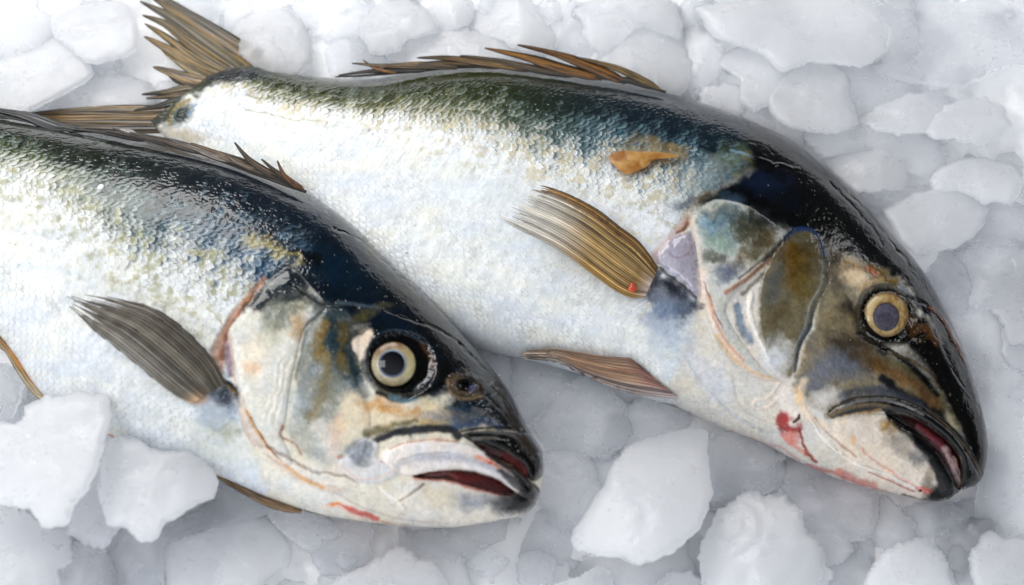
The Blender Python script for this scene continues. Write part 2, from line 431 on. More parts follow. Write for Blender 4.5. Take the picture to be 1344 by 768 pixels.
def eyeball(parent, fish, x, y, r, z, mat, irisf, pr, prx, pcolf, pxy, bulge=.34, name='eye'):
    n, m = 70, 120
    t = np.linspace(0.0, 1, n)[:, None]; a = np.linspace(0, 2 * math.pi, m, endpoint=False)[None, :]
    X = x + r * t * np.cos(a); Y = y + r * t * np.sin(a)
    Z = z + (r * bulge * np.sqrt(np.clip(1 - t ** 2 * .93, 0, 1)) - r * bulge) / K
    Z = Z + (y - Y) / K * .15 + (x - X) / K * -.05
    col = irisf(t + 0 * a, a + 0 * t, X, Y)
    V = P(X, Y, Z).reshape(-1, 3); F = grid_faces(n, m, True)
    e = mesh_obj(name, V, F, mat, parent, dict(col=col.reshape(-1, 3)))
    px, py = pxy; n2 = 30; t = np.linspace(0.0, 1, n2)[:, None]
    X = px + pr * t * np.cos(a); Y = py + prx * t * np.sin(a)
    d = np.sqrt((X - x) ** 2 + (Y - y) ** 2) / r
    Z = z + (r * bulge * np.sqrt(np.clip(1 - d ** 2 * .93, 0, 1)) - r * bulge + .5 + .8 * (1 - t ** 2)) / K + (y - Y) / K * .15 + (x - X) / K * -.05
    V = P(X, Y, Z).reshape(-1, 3)
    mesh_obj('pupil', V, grid_faces(n2, m, True), mat, e, dict(col=pcolf(t + 0 * a, a + 0 * t, X, Y).reshape(-1, 3)))
    return e
# ================================================================== the near fish (left, lower)
WHT = (224, 226, 224)
skin1 = skin_mat('fish_skin', .5, .2, .12)
finm = fin_mat('fin_membrane'); eyem = eye_mat('eye_gloss')

def body_colour(f, cd, back_tail, back_head, mid_tail, mid_head, speck, u0, u1, olive_w=1.0):
    s01 = sm(u0, u1, f.u)[:, None]
    t = f.c / cd(f.u) + (f.n1 - .5) * .5 + (f.wx) * .35 + (f.rnd - .5) * .26 * f.onscale + (fbm(f.u / 6, f.v / 26, f.seed + 45, 3) - .5) * .4 * f.onscale
    back = lin(back_tail) * (1 - s01) + lin(back_head) * s01
    mid = lin(mid_tail) * (1 - s01) + lin(mid_head) * s01
    w = lin(WHT) * np.ones((len(f.X), 1))
    col = back + (mid - back) * (sm(.45, 1.0, t) * (.55 + .45 * f.rnd2))[:, None]
    # pale front part of each scale shows through the dark pigment
    pale = sm(.35, .85, t) * sm(.25, .8, f.ph) * (.35 + .65 * f.rnd)
    col = col + (lin((150, 172, 176)) - col) * (pale * .42)[:, None]
    col = col + (w - col) * sm(.85, 1.55, t + (f.ph - .5) * .35)[:, None]
    sp = sm(.95, 1.25, t) * (1 - sm(1.7, 2.5, t)) * sm(.48, .72, f.rnd * .35 + f.n2 * .65)
    col = col + (lin(speck) - col) * (np.clip(sp, 0, 1) * .62 * olive_w)[:, None]
    # rear edges of scales a touch darker everywhere, tone uneven from scale to scale
    ed = (1 - sm(.04, .34, f.ph)) * f.onscale * (.5 + .7 * f.n1)
    col = col * (1 + (f.rnd2 - .62) * .16 * f.onscale * sm(.9, 1.5, t))[:, None]
    col = col * (1 - .46 * ed * (1 - .28 * sm(1.2, 2., t)))[:, None]
    irid = fbm(f.u / 60, f.v / 25, f.seed + 44, 3); ww = sm(1.3, 2., t)
    col = col + (lin((206, 214, 236)) - col) * (ww * sm(.5, .7, irid) * .22)[:, None]
    col = col + (lin((228, 222, 196)) - col) * (ww * sm(.52, .35, irid) * .0 + ww * (1 - sm(.3, .46, irid)) * .22)[:, None]
    col = col * (1 - .16 * sm(.55, .8, f.n1 * .5 + f.n2 * .5))[:, None]
    gr = sm(1.3, 2.2, t) * sm(.5, .7, fbm(f.u / 30, f.v / 12, f.seed + 40, 4))
    col = col + (lin((196, 204, 210)) - col) * (gr * .4)[:, None]
    tiny = (fbm(f.X / 1.9, f.Y / 1.9, f.seed + 50, 2) > .83) * sm(1.2, 1.6, t) * sm(.45, .6, f.n1)
    col = col * (1 - .35 * tiny)[:, None]
    f.col = np.clip(col, 0, 1); f.t = t
    f.R = .20 + .22 * sm(.6, 1.6, t); f.G = .75 - .3 * sm(.8, 1.8, t) + .25 * (1 - sm(.1, .22, f.c))

root1 = thing('fish', 'nearer whole fish at lower left with clear black pupil and red inside its open mouth', 'fish', P(300, 420, 0.15).tolist())
pairs1 = [(-455,130,-460,178,.10), (-360,128,-372,205,.28), (-250,128,-290,245,.5), (-130,134,-190,300,.72), (0,148,-95,362,.9),
 (100,167,0,441,.98), (190,183,62,523,1.02), (300,210,160,580,1.04), (395,250,275,620,1.05), (452,286,350,652,1.05), (505,338,415,674,1.02),
 (556,384,474,684,.98), (604,436,530,690,.9), (644,481,590,692.5,.8), (672,518,632,687,.68), (693,560,664,681,.55),
 (704,578,684,677,.46), (711,589,696,670,.38), (714.5,604,704,661,.28), (714.5,616,708,650,.19), (712.5,626,710.5,641,.10), (711.5,633,711.5,634.5,.01)]
f1 = Fish(root1, pairs1, 1.36, 100)
head1 = [(452,262),(432,318),(400,343),(377,356),(342,380),(314,414),(301,436),(302,470),(308,520),(320,563),(332,600),(352,640),(372,700),(760,730),(770,560),(600,370),(500,270)]
f1.scales(head1, cdark=.27, su=9.5, sv=9.6, amp_flank=1.3, amp_back=.75)
cd1 = lambda u: .21 + .09 * sm(350, 800, u)
body_colour(f1, cd1, (30,36,26), (13,24,36), (88,94,48), (34,72,104), (140,136,56), 500, 800)
F = f1
# head base: blue-black crown fading to cream cheeks
F.poly([(420,380),(377,364),(342,388),(314,416),(301,436),(302,470),(308,520),(320,563),(332,600),(352,640),(372,700),(760,730),(740,600),(640,540),(560,440)], (222,216,202), 1, 10, warp=3, rough=.35)
F.poly([(400,236),(412,300),(400,336),(372,356),(346,382),(334,402),(380,392),(420,408),(440,428),(480,432),(480,470),(540,520),(590,520),(600,540),(630,545),(660,560),(700,575),(740,600),(770,560),(600,350),(480,230)], (12,30,44), 1, 26, rough=.16, wet=1, warp=6)
F.blob(560,400,110,34,42, (8,11,15), .9, .6, rough=.12, warp=5)
F.blob(640,490,80,22,55, (5,7,9), 1, .5, rough=.1)
F.blob(600,455,70,24,45, (6,8,11), .95, .5, rough=.1)
F.blob(440,352,70,30,20, (10,40,58), .7, .8, warp=10, grain=.5)
F.blob(390,375,38,16,-25, (16,38,52), .9, .6, warp=6)
F.blob(352,384,22,14,-55, (38,52,60), .9, .6, warp=5)
F.line([(336,300),(352,312),(375,326),(420,340)], 10,14, (10,13,18), .85, 8, warp=6)
F.line([(330,318),(350,322),(372,330),(392,336)], 16,8, (150,138,88), .8, 10, warp=8, grain=.6)
F.line([(395,336),(378,354),(350,374)], 5,3, (190,182,160), .7, 4, warp=2)
# behind the gill cover: the open slit
F.line([(345,368),(326,392),(306,420),(292,450),(282,482)], 7, 22, (176,134,110), .85, 8, dh=-4, warp=2)
F.line([(336,384),(312,414),(298,440),(290,470)], 2.5, 6, (128,78,58), .7, 4, warp=1.5)
F.line([(303,450),(300,470),(304,490)], 10,12, (150,132,140), .9, 5, dh=-3)
gill1 = [(381,352),(352,371),(331,398),(311,418),(300,436),(303,456),(308,484),(312,520),(321,560),(338,584),(354,600),(372,612),(384,606),(370,572),(376,545),(381,505),(390,465),(399,431),(426,403),(410,378)]
F.poly(gill1, (214,213,206), 1, 3, warp=1.0)
F.dome(gill1, 5, 20)
F.blob(372,404,34,24,-20, (120,124,110), .75, .9, warp=9, grain=.5)
F.blob(350,390,26,14,-40, (40,54,60), .85, .8, warp=7, grain=.3)
F.blob(385,366,34,14,-5, (24,40,50), .9, .7, warp=6)
F.blob(393,428,20,16,-50, (176,140,84), .75, .9, warp=6)
F.blob(358,440,26,20,-30, (178,176,150), .5, .9, warp=9, grain=.6)
F.blob(336,470,24,34,10, (236,222,200), .6, .9, warp=6)
F.blob(330,482,14,9,30, (214,172,140), .45, .9, warp=5)
for i in range(5):
    xx = 350 + i * 4.2
    F.line([(xx + 18, 470), (xx + 8, 510), (xx - 4, 550 + i * 3)], 3, 2, (196,186,176) if i % 2 else (240,232,220), .35, 3, dh=(-.6 if i % 2 else .8), warp=3)
F.poly([(381,350),(350,371),(330,398),(320,412),(345,408),(372,396),(400,398),(425,402),(410,378)], (22,36,46), .9, 18, warp=7, grain=.15)
F.blob(372,415,44,14,-30, (110,112,96), .6, .95, warp=8, grain=.4)
F.line([(303,440),(306,480),(311,520),(320,560),(334,584)], 4, 3, (206,182,170), .8, 2, dh=1.5, warp=.6)
# ridge of the cheek plate
cheek1 = [(427,402),(401,430),(393,464),(385,499),(378,543),(376,568),(386,585),(412,604),(444,614),(470,610),(486,560),(480,520),(470,500),(470,440),(455,415)]
F.dome(cheek1, 3, 16)
F.poly(cheek1, (166,170,166), .8, 14, warp=2.5, grain=.35)
F.line([(430,400),(404,428),(396,462),(388,499)], 7, 2, (66,76,80), .7, 5, warp=1.5)
F.line([(470,404),(440,404),(424,400),(404,388),(380,372)], 3, 2, (10,18,26), .9, 4, dh=-3)
F.line([(498,404),(470,400),(444,398)], 3,5, (108,124,140), .5, 5, dh=2)
F.line([(425,428),(418,456),(428,480),(424,510),(410,540)], 18,16, (150,124,58), .6, 12, warp=6, grain=.5)
F.line([(440,412),(436,440),(446,465),(462,488)], 22,26, (30,58,70), .85, 14, warp=6, grain=.25)
F.blob(436,446,12,22,-20, (34,88,116), .5, .9, warp=5)
F.blob(416,400,20,12,0, (52,62,58), .6, .9, warp=6)
F.blob(404,520,20,44,12, (150,158,162), .55, .9, warp=4, grain=.6)
F.blob(434,505,16,34,10, (92,92,64), .55, .9, warp=7, grain=.5)
F.blob(462,490,10,16,0, (44,64,70), .7, .9, warp=5)
F.line([(446,428),(470,416),(500,404),(512,402)], 11,8, (120,112,84), .35, 9, warp=4, grain=.3)
F.line([(440,430),(462,424),(478,412)], 10,12, (100,92,46), .35, 8, warp=4)
F.poly([(463,446),(478,438),(490,434),(486,452),(478,470),(472,468)], (236,222,206), .95, 7)
F.blob(446,452,34,50,-25, (34,54,60), .8, .95, warp=9, grain=.35)
F.line([(428,424),(420,452),(430,478),(426,506),(412,545)], 12,10, (146,120,54), .5, 9, warp=6, grain=.4)
F.line([(452,430),(446,462),(452,492)], 9,8, (140,118,50), .55, 8, warp=6, grain=.5)
F.blob(424,515,34,48,12, (126,130,122), .55, .95, warp=8, grain=.6)
F.poly([(463,448),(478,438),(488,436),(484,452),(476,470),(470,470)], (236,222,206), .95, 6)
# cheek under the eye
F.poly([(452,520),(470,512),(500,528),(540,533),(560,530),(590,540),(610,562),(580,566),(540,560),(500,566),(470,575),(452,590),(440,560)], (226,212,186), .75, 16, warp=5)
F.blob(500,533,36,12,10, (198,142,58), .75, .9, warp=6, grain=.4)
F.blob(545,540,16,8,0, (190,136,52), .7, .9, warp=5)
F.blob(567,532,26,10,25, (222,206,170), .7, .9, warp=5)
F.blob(574,548,34,12,5, (168,172,180), .7, .9, warp=6)
F.blob(612,548,40,20,18, (44,70,92), .85, .8, warp=7, grain=.3)
F.blob(596,556,30,10,10, (92,112,132), .6, .9, warp=6)
F.blob(650,552,30,16,30, (10,16,22), .9, .8)
F.blob(566,556,30,7,-5, (176,150,88), .7, .9, warp=4)
F.line([(482,568),(502,564),(520,558),(545,553)], 9,8, (92,84,40), .8, 7, warp=3, grain=.3)
F.line([(492,578),(520,568),(560,563),(592,564),(600,572)], 8,14, (30,38,48), .95, 5, dh=-2.5, warp=1.5, rough=.15)
F.line([(600,560),(630,552),(656,560)], 9,8, (52,72,104), .7, 6, warp=2)
F.line([(603,567),(625,563),(650,566)], 4,3, (122,112,88), .8, 4, warp=1)
F.blob(470,450,30,40,-40, (14,24,30), .75, .95, warp=9, grain=.3)
F.blob(460,500,22,30,-20, (40,60,66), .6, .95, warp=9, grain=.5)
F.blob(404,470,14,50,12, (86,96,96), .5, .95, warp=8, grain=.6)
F.blob(560,545,60,10,0, (150,110,50), .3, .95, warp=6, grain=.4)
F.poly([(463,448),(476,440),(490,436),(484,452),(476,470),(470,470)], (232,218,202), .95, 5)
# eye socket
F.blob(524,478,48,46,0, (8,9,10), 1, .22, dh=-7, rough=.12, wet=1, warp=1.2)
F.line([(486,500),(480,478),(486,452),(504,436),(528,434),(550,446)], 3,2, (60,74,92), .8, 3, dh=3, warp=.5)
F.line([(495,515),(520,524),(545,520),(572,508),(585,500)], 7,9, (12,14,16), .95, 5, dh=2, warp=1)
F.line([(552,450),(566,470),(572,490)], 5,12, (110,76,58), .45, 6, warp=2)
F.line([(545,512),(560,498),(570,484)], 4,6, (110,116,128), .5, 5, warp=2)
F.line([(512,521),(530,526),(545,524)], 7,3, (106,134,144), .8, 4, warp=1)
F.blob(586,492,18,26,-20, (10,10,11), .95, .7)
# nostril
F.blob(616,505,36,20,12, (16,16,18), 1, .4, dh=2)
F.blob(612,506,29,17,12, (104,88,68), .85, .45, dh=3, warp=1.5, grain=.2)
F.blob(624,502,24,12,15, (28,26,28), .9, .5)
F.blob(611,507,15,9,10, (9,9,12), 1, .4, dh=-7)
F.blob(622,510,8,6,0, (66,66,96), .9, .6, dh=5)
F.line([(588,500),(592,516),(612,524),(634,520)], 4,3, (136,118,92), .8, 3, dh=1.5)
F.line([(640,505),(650,500),(655,512),(645,520)], 2,2, (120,130,140), .6, 2, dh=2)
# folds of the crown
F.line([(505,408),(540,420),(575,432),(610,456)], 2.5,3, (5,6,8), .9, 3, dh=-3.5, warp=1)
F.line([(602,450),(625,474),(648,496),(660,514)], 4,3, (4,5,7), .9, 3, dh=-4, warp=1)
F.line([(440,300),(470,312),(500,340),(545,385)], 2,2, (5,7,9), .8, 3, dh=-3, warp=3)
F.line([(640,520),(664,545),(684,570)], 3,3, (4,4,5), .9, 3, dh=-3, warp=1)
F.line([(648,505),(668,530),(690,566)], 4,3, (10,10,11), .9, 3, dh=3, warp=1)
# throat and folds below the gill cover
F.blob(400,640,70,30,25, (226,226,224), .6, .9, warp=5)
F.line([(312,520),(326,562),(348,590),(376,616),(420,638),(450,644)], 10,8, (214,198,184), .9, 6, dh=3, warp=1)
F.line([(324,540),(340,570),(362,598),(392,624),(424,640)], 3.5,3, (216,164,96), .85, 3, warp=1.5, grain=.3)
F.line([(330,548),(352,586),(380,612),(410,630)], 1.5,1.5, (130,90,66), .7, 2, dh=-2, warp=1)
F.line([(350,585),(378,600),(410,618),(440,622),(470,632)], 3,2, (150,128,122), .75, 4, dh=-3, warp=1.5)
F.line([(345,590),(372,606),(398,622),(430,634),(468,636)], 5,3, (236,226,214), .7, 4, dh=2.5, warp=1.5)
F.line([(372,560),(368,572),(386,582),(396,596)], 3,2, (160,120,104), .8, 3, dh=-2, warp=1)
F.line([(420,560),(436,590),(440,612)], 22,18, (224,216,206), .6, 12, warp=4)
F.blob(446,598,4,3,0, (190,100,52), .7, .8)
F.blob(440,570,10,30,8, (232,196,170), .45, .9, warp=5)
# lobe behind the mouth
lobe1 = [(444,606),(452,598),(470,580),(488,576),(498,582),(496,600),(510,606),(524,618),(505,632),(480,634),(458,626),(445,618)]
F.dome(lobe1, 4, 10); F.poly(lobe1, (214,214,216), .9, 5)
F.poly([(453,596),(462,580),(484,578),(492,590),(486,610),(474,614),(462,606)], (120,126,134), .7, 8, warp=4, grain=.6)
F.line([(448,612),(470,628),(500,626),(522,616)], 2,2, (224,188,170), .6, 3)
F.line([(500,606),(516,614),(526,620)], 2.5,2, (198,140,116), .75, 3, dh=-2)
# upper jaw
up1 = [(606,571),(627,566),(662,567),(698,570),(711,588),(716,608),(712,624),(701,632),(693,626),(688,612),(674,602),(656,592),(636,584),(618,580)]
F.dome(up1, 9, 12); F.poly(up1, (8,8,9), 1, 3, rough=.12, wet=1, warp=.8)
F.line([(620,576),(640,574),(655,576)], 4,3, (126,120,112), .7, 3, dh=1)
F.line([(664,588),(680,600),(690,616)], 8,6, (50,46,48), .6, 6)
F.line([(606,567),(627,563),(662,562),(697,569)], 2,2, (4,4,5), .9, 3, dh=-4, warp=.5)
# dark gap between the jaws
gap1 = [(622,581),(640,586),(660,593),(676,603),(688,613),(694,628),(684,622),(672,612),(650,600),(632,590)]
F.poly(gap1, (70,30,34), 1, 3, dh=-9, warp=.6)
F.line([(664,598),(678,609),(688,621)], 9,9, (136,78,78), .85, 5)
F.line([(640,590),(658,596)], 5,6, (124,104,104), .7, 4)
# pale lip
lip1 = [(500,598),(512,587),(526,580),(545,577),(575,576),(601,580),(622,586),(648,599),(674,614),(693,629),(706,646),(704,656),(690,654),(674,645),(659,632),(638,623),(609,617),(575,618),(544,625),(523,621),(506,611)]
F.dome(lip1, 9, 13); F.poly(lip1, (228,222,218), 1, 3, warp=.8, rough=.22, wet=.9)
F.line([(512,589),(530,582),(560,577),(600,580)], 3,2, (196,140,112), .7, 3, warp=1)
F.line([(520,612),(550,602),(580,600),(612,602),(640,610),(662,624)], 8,12, (166,170,180), .6, 9, warp=1)
F.line([(522,606),(552,597),(590,594)], 2,2, (170,170,176), .6, 2, dh=-1.5)
F.line([(628,600),(646,606),(654,612)], 7,5, (226,160,136), .8, 5, warp=2)
F.blob(645,606,4,3,30, (206,84,52), .7, .7)
F.line([(640,596),(664,612),(684,628),(700,645)], 5,16, (22,22,25), .95, 5, rough=.12, warp=1)
F.line([(656,618),(676,634),(690,644)], 7,14, (48,50,56), .9, 6, rough=.12)
F.blob(696,648,16,12,35, (14,14,16), 1, .5, rough=.12)
F.line([(650,609),(668,619)], 2,1.5, (150,110,100), .8, 1.5)
# mouth
mouth1 = [(543,625),(560,621),(575,619),(609,618),(640,625),(661,635),(676,648),(659,649),(633,643),(607,635),(581,629),(560,628)]
F.poly(mouth1, (92,20,18), 1, 2.5, dh=-13, rough=.25, warp=.5)
F.line([(560,624),(585,622),(600,628)], 4,4, (168,120,112), .7, 3)
F.blob(610,628,24,6,10, (120,26,22), .8, .7)
# lower jaw
low1 = [(530,640),(545,628),(560,629),(581,630),(607,636),(633,644),(659,650),(676,649),(700,655),(709,650),(711,660),(700,672),(684,680),(660,686),(632,692),(590,698),(540,690),(520,670)]
F.dome(low1, 5, 14); F.poly(low1, (222,216,206), .9, 6, warp=1)
F.line([(545,628),(581,631),(607,637),(633,645),(672,652)], 3,3, (204,126,110), .8, 2.5, dh=1.5, warp=1.2, grain=.5)
F.blob(616,660,34,14,0, (140,144,154), .7, .9, warp=6, grain=.3)
F.blob(575,650,30,16,8, (206,194,164), .6, .9, warp=6)
F.blob(680,660,38,18,-14, (24,24,26), 1, .7, rough=.14, wet=1, warp=3)
F.blob(654,656,22,12,-8, (70,72,76), .7, .9, warp=4, grain=.3)
F.line([(556,636),(540,648),(520,660)], 3,1.5, (150,140,134), .8, 3, dh=-4, warp=.5)
F.line([(500,640),(512,652),(522,660),(530,668)], 5,4, (240,236,228), .8, 4, dh=3, warp=.5)
F.line([(440,648),(480,668),(530,682),(590,688)], 1.5,1.5, (190,176,172), .7, 2, dh=-1.5, warp=1)
F.line([(432,662),(448,664),(470,672),(494,682)], 3,8, (206,86,78), .85, 4, warp=2, grain=.3)
F.line([(425,664),(442,664),(460,676),(480,682)], 5,5, (236,214,196), .6, 4, dh=1.5, warp=1.5)
F.line([(436,662),(446,660)], 5,2, (222,140,60), .8, 3)
F.line([(500,684),(520,688),(535,689)], 2,1, (200,130,96), .7, 2)
# pectoral muscle and the flank in front of it
base1 = [(266,518),(278,500),(292,498),(309,514),(313,534),(304,552),(284,566),(264,556),(258,536)]
F.dome(base1, 3, 24)
F.blob(286,572,40,48,10, (176,182,180), .5, .95, warp=8, grain=.4)
F.poly(base1, (146,158,172), .65, 16, warp=8, grain=.5)
F.blob(294,518,20,18,20, (36,48,66), .95, .8, warp=5, grain=.25)
F.line([(284,494),(300,504),(310,516)], 6,5, (18,22,30), .95, 4, dh=2)
F.line([(296,506),(308,515)], 4,4, (130,104,40), .6, 3)
F.blob(262,524,12,10,0, (222,170,120), .7, .9)
F.blob(300,570,26,18,0, (140,138,96), .5, .9, warp=9, grain=.5)
F.blob(322,610,44,22,40, (210,214,212), .5, .9, warp=6)
# sides of the vent area
F.line([(150,575),(142,571)], 4,3, (196,96,30), .9, 2)
F.blob(132,245,5,3.5,-30, (250,252,255), 1, .5, dh=2.5, rough=.05, warp=0)
F.line([(60,250),(150,300),(260,330)], 1,1, (120,124,80), .25, 1.5)
f1.finish(gam=1.2)
body1, parts1 = f1.build(skin1, [('gill_cover', gill1), ('upper_jaw', up1), ('mouth', mouth1), ('lip', lip1), ('lower_jaw', low1)])

def iris1(t, a, X, Y):
    n = fbm(X / 5, Y / 5, 7, 4); c = mixc((184, 172, 138), (138, 132, 112), n * 1.6 - .3)
    top = sm(.0, .8, -np.sin(a)) * sm(.4, .9, t) * .95; c = c + (lin((120, 90, 66)) - c) * (top * (.5 + n * .7))[..., None].clip(0, 1)
    bt = sm(.6, 1, np.sin(a)) * sm(.6, .95, t) * .7; c = c + (lin((116, 96, 60)) - c) * bt[..., None]
    rt = sm(.3, 1, np.cos(a)) * sm(.55, .8, t) * .5; c = c + (lin((176, 164, 112)) - c) * rt[..., None]
    c = c + (lin((168, 196, 206)) - c) * ((sm(.38, .5, t) * (1 - sm(.6, .75, t)) * sm(.0, .8, -np.cos(a))) * .7)[..., None]
    c = c * (1 - sm(.93, 1.0, t) * .85)[..., None] * (1 - .5 * (1 - sm(.48, .60, t)))[..., None]
    return c
def pup1(t, a, X, Y):
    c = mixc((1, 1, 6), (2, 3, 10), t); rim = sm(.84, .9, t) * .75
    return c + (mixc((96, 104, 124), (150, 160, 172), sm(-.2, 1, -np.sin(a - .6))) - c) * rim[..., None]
zf1 = f1.zs
eyeball(root1, f1, 516.5, 478, 29.5, float(zf1(517, 478)) + .10, eyem, iris1, 18.5, 18.5, pup1, (515, 477))

# pectoral fin
def pec1(r, q, fr, n, n2, k):
    c = mixc((58, 54, 50), (150, 144, 134), n * 1.5 - .35 + .25 * sm(.3, .9, q) - .25 * sm(.5, 1, r))
    c = c + (lin((96, 82, 52)) - c) * (sm(.15, .5, n2) * .35)[..., None]
    c = c + (lin((170, 168, 160)) - c) * (sm(.55, .8, q) * sm(.1, .4, r) * (1 - sm(.5, .8, r)) * .55 * n)[..., None]
    c = c + (lin((226, 190, 150)) - c) * ((1 - sm(.0, .13, r)) * sm(.45, .85, q) * .9)[..., None]
    c = c * (1 - .62 * sm(.6, 1, np.abs(fr - .5) * 2))[..., None] * (1 - .35 * (1 - sm(0, .12, q)))[..., None]
    return c
fan_fin('pectoral_fin', root1, finm,
 [(297,503),(280,472),(257,446),(228,421),(196,402),(150,390),(112,384),(84,379)],
 [(252,530),(232,520),(205,500),(172,472),(142,448),(122,432),(106,416),(90,402)], 17,
 lambda x, y, r, q: zf1(x, y) + (.05 + .26 * np.sin(r * 2.2)) + .06 * np.sin(q * 3.1), pec1, None, rag=.26, seed=4, ridge=1.6, thick=.01)
# back fin, folded flat along the spine
db = (26, 22, 18); bb = (122, 92, 62)
z_d1 = lambda x, y, t, a: 1.36 + .36 + 0 * x
blade_fin('dorsal_fin', root1, finm, [
 ([(402,252),(370,239),(330,224),(290,209),(250,196),(200,184),(150,176),(90,171)], 7, (10,9,8), (54,42,32), -3),
 ([(398,249),(384,240),(372,228),(364,211)], 7, db, (140,92,50), 8),
 ([(386,242),(372,232),(358,222),(343,209)], 8, db, bb, 7),
 ([(366,233),(348,224),(330,212),(318,200),(308,187)], 9, db, (138,112,88), 10),
 ([(360,230),(335,222),(312,214),(296,202)], 9, (30,26,22), (150,128,104), 4),
 ([(335,220),(305,210),(280,200),(250,188)], 12, (34,28,22), (134,104,76), 3),
 ([(310,212),(280,203),(250,192),(215,181)], 12, (30,24,20), (166,150,138), 3),
 ([(270,200),(240,192),(210,183),(170,174)], 10, (28,24,22), (112,88,66), 3),
 ([(235,192),(205,184),(175,178),(140,172)], 8, (20,18,16), (88,70,54), 3),
 ([(182,181),(172,174),(160,170),(148,168)], 8, (90,86,84), (222,218,212), 4),
 ([(190,184),(160,178),(130,173),(95,170)], 7, (12,12,12), (60,50,42), 2)], z_d1)
blade_fin('second_dorsal_fin', root1, finm, [
 ([(84,170),(60,162),(36,153),(10,147),(-30,140)], 14, (8,8,10), (52,56,64), 4),
 ([(110,172),(80,166),(50,160),(20,155),(-20,150)], 9, (8,8,9), (44,46,50), 1),
 ([(20,154),(-30,144),(-80,138),(-140,132)], 12, (8,8,10), (60,58,54), 3),
 ([(-60,142),(-110,136),(-170,132),(-230,126)], 10, (8,8,10), (60,58,54), 3)], z_d1)
z_v1 = lambda x, y, t, a: 1.28 + 0 * x
blade_fin('anal_fin', root1, finm, [
 ([(66,526),(48,512),(26,484),(4,452),(-18,430)], 13, (150,120,70), (232,214,176), 0),
 ([(60,522),(36,495),(14,462),(-6,440)], 5, (190,110,30), (220,150,50), 3),
 ([(10,462),(-16,430),(-50,404),(-90,380)], 12, (140,110,70), (222,204,166), 0)], z_v1)
blade_fin('pelvic_fin', root1, finm, [
 ([(396,671),(360,662),(330,649),(300,634),(270,614)], 11, (60,46,30), (190,150,104), -4),
 ([(390,667),(350,655),(320,641),(296,626),(276,608)], 9, (24,22,20), (150,116,78), -2),
 ([(440,677),(410,672),(385,663),(350,650)], 2.4, (36,28,22), (90,70,50), 0)], lambda x, y, t, a: 1.40 + 0 * x)
blade_fin('tail_fin', root1, finm,
 [([(-450,150 + k * 3), (-500, 120 - k * 14 + 40), (-560, 80 - 30 * k + 80), (-620 + abs(k) * 6, 60 - 44 * k + 110)], 24, (26,24,20), (150,112,48), 2) for k in range(-3, 4)],
 lambda x, y, t, a: 1.36 + 0 * x)
# ================================================================== the far fish (right, upper)
skin2 = skin_mat('fish_skin_grey', .5, .2, .12)
root2 = thing('fish', 'farther whole fish with milky grey pupil, spread tail fin and blood stain under its throat', 'fish', P(860, 350, 0.15).tolist())
pairs2 = [(276,97,196,160,.10), (300,90,212,176,.2), (330,86,240,203,.32), (362,94,284,240,.46), (420,101,345,280,.62),
 (491,103,412,312,.76), (563,91,486,372,.88), (634,85,560,426,.96), (706,91,630,458,1.0), (777,101,700,474,1.02),
 (849,114,770,494,1.03), (900,128,830,516,1.04), (968,151,895,538,1.04), (1036,182,950,562,1.03), (1088,219,1000,581,1.0),
 (1130,259,1040,602,.96), (1171,306,1083,622,.9), (1211,354,1130,638,.8), (1239,402,1170,647,.7), (1262,450,1200,654,.58),
 (1281,508,1224,658,.45), (1293,552,1243,656.5,.34), (1297,584,1254,649,.25), (1294,612,1261,645,.17), (1289,628,1268,642,.09), (1281,637,1278,639,.01)]
f2 = Fish(root2, pairs2, .78, 300)
head2 = [(1010,140),(1000,190),(1002,214),(985,224),(941,250),(915,272),(903,286),(906,330),(914,380),(905,430),(890,480),(880,560),(1060,660),(1340,700),(1340,400),(1180,200)]
f2.scales(head2, cdark=.2, amp_flank=1.0, amp_back=1.3, sheen=.06)
cd2 = lambda u: .17 + .07 * sm(250, 620, u)
body_colour(f2, cd2, (40,46,14), (12,28,38), (98,94,30), (30,78,98), (176,154,76), 330, 620, .8)
F = f2
F.blob(930,250,70,46,-25, (150,160,158), .65, .95, warp=10, grain=.6)
F.blob(850,205,60,22,10, (180,152,96), .4, .95, warp=10, grain=.7)
F.blob(968,205,40,24,-10, (110,124,86), .3, .95, warp=9, grain=.6)
F.line([(855,182),(880,192),(900,200),(880,205)], 12,8, (180,150,84), .25, 9, warp=5, grain=.5)
F.line([(985,205),(1006,212),(990,222),(965,232)], 12,8, (178,160,96), .35, 8, warp=4, grain=.3)
F.line([(960,196),(985,205),(1010,214),(1050,222)], 3,3, (120,150,170), .7, 3, dh=2, warp=2)
F.blob(900,268,24,10,-15, (92,98,112), .8, .9, warp=5, grain=.3)
F.blob(925,262,22,8,-35, (136,108,70), .7, .9, warp=5)
F.blob(720,300,80,50,0, (206,216,226), .5, .95, warp=10, grain=.5)
F.blob(620,240,80,40,10, (208,216,220), .4, .95, warp=10, grain=.6)
# head base
F.poly(head2, (214,210,202), 1, 12, warp=3, rough=.35)
F.poly([(990,130),(985,200),(985,224),(945,248),(915,268),(950,272),(1000,286),(1034,306),(1090,322),(1110,340),(1180,368),(1205,400),(1232,440),(1252,500),(1272,560),(1310,600),(1330,480),(1240,320),(1130,200)], (10,14,18), 1, 16, rough=.14, wet=1, warp=4)
F.blob(1005,240,44,22,10, (34,52,78), .8, .9, warp=8, grain=.3)
F.blob(960,262,22,12,10, (88,108,124), .7, .9, warp=5, grain=.4)
F.blob(1030,262,36,16,30, (20,30,44), .8, .9, warp=6)
F.blob(1120,290,90,34,45, (9,10,11), .9, .8, warp=5)
F.blob(1080,330,30,14,30, (22,22,18), .8, .9, warp=5)
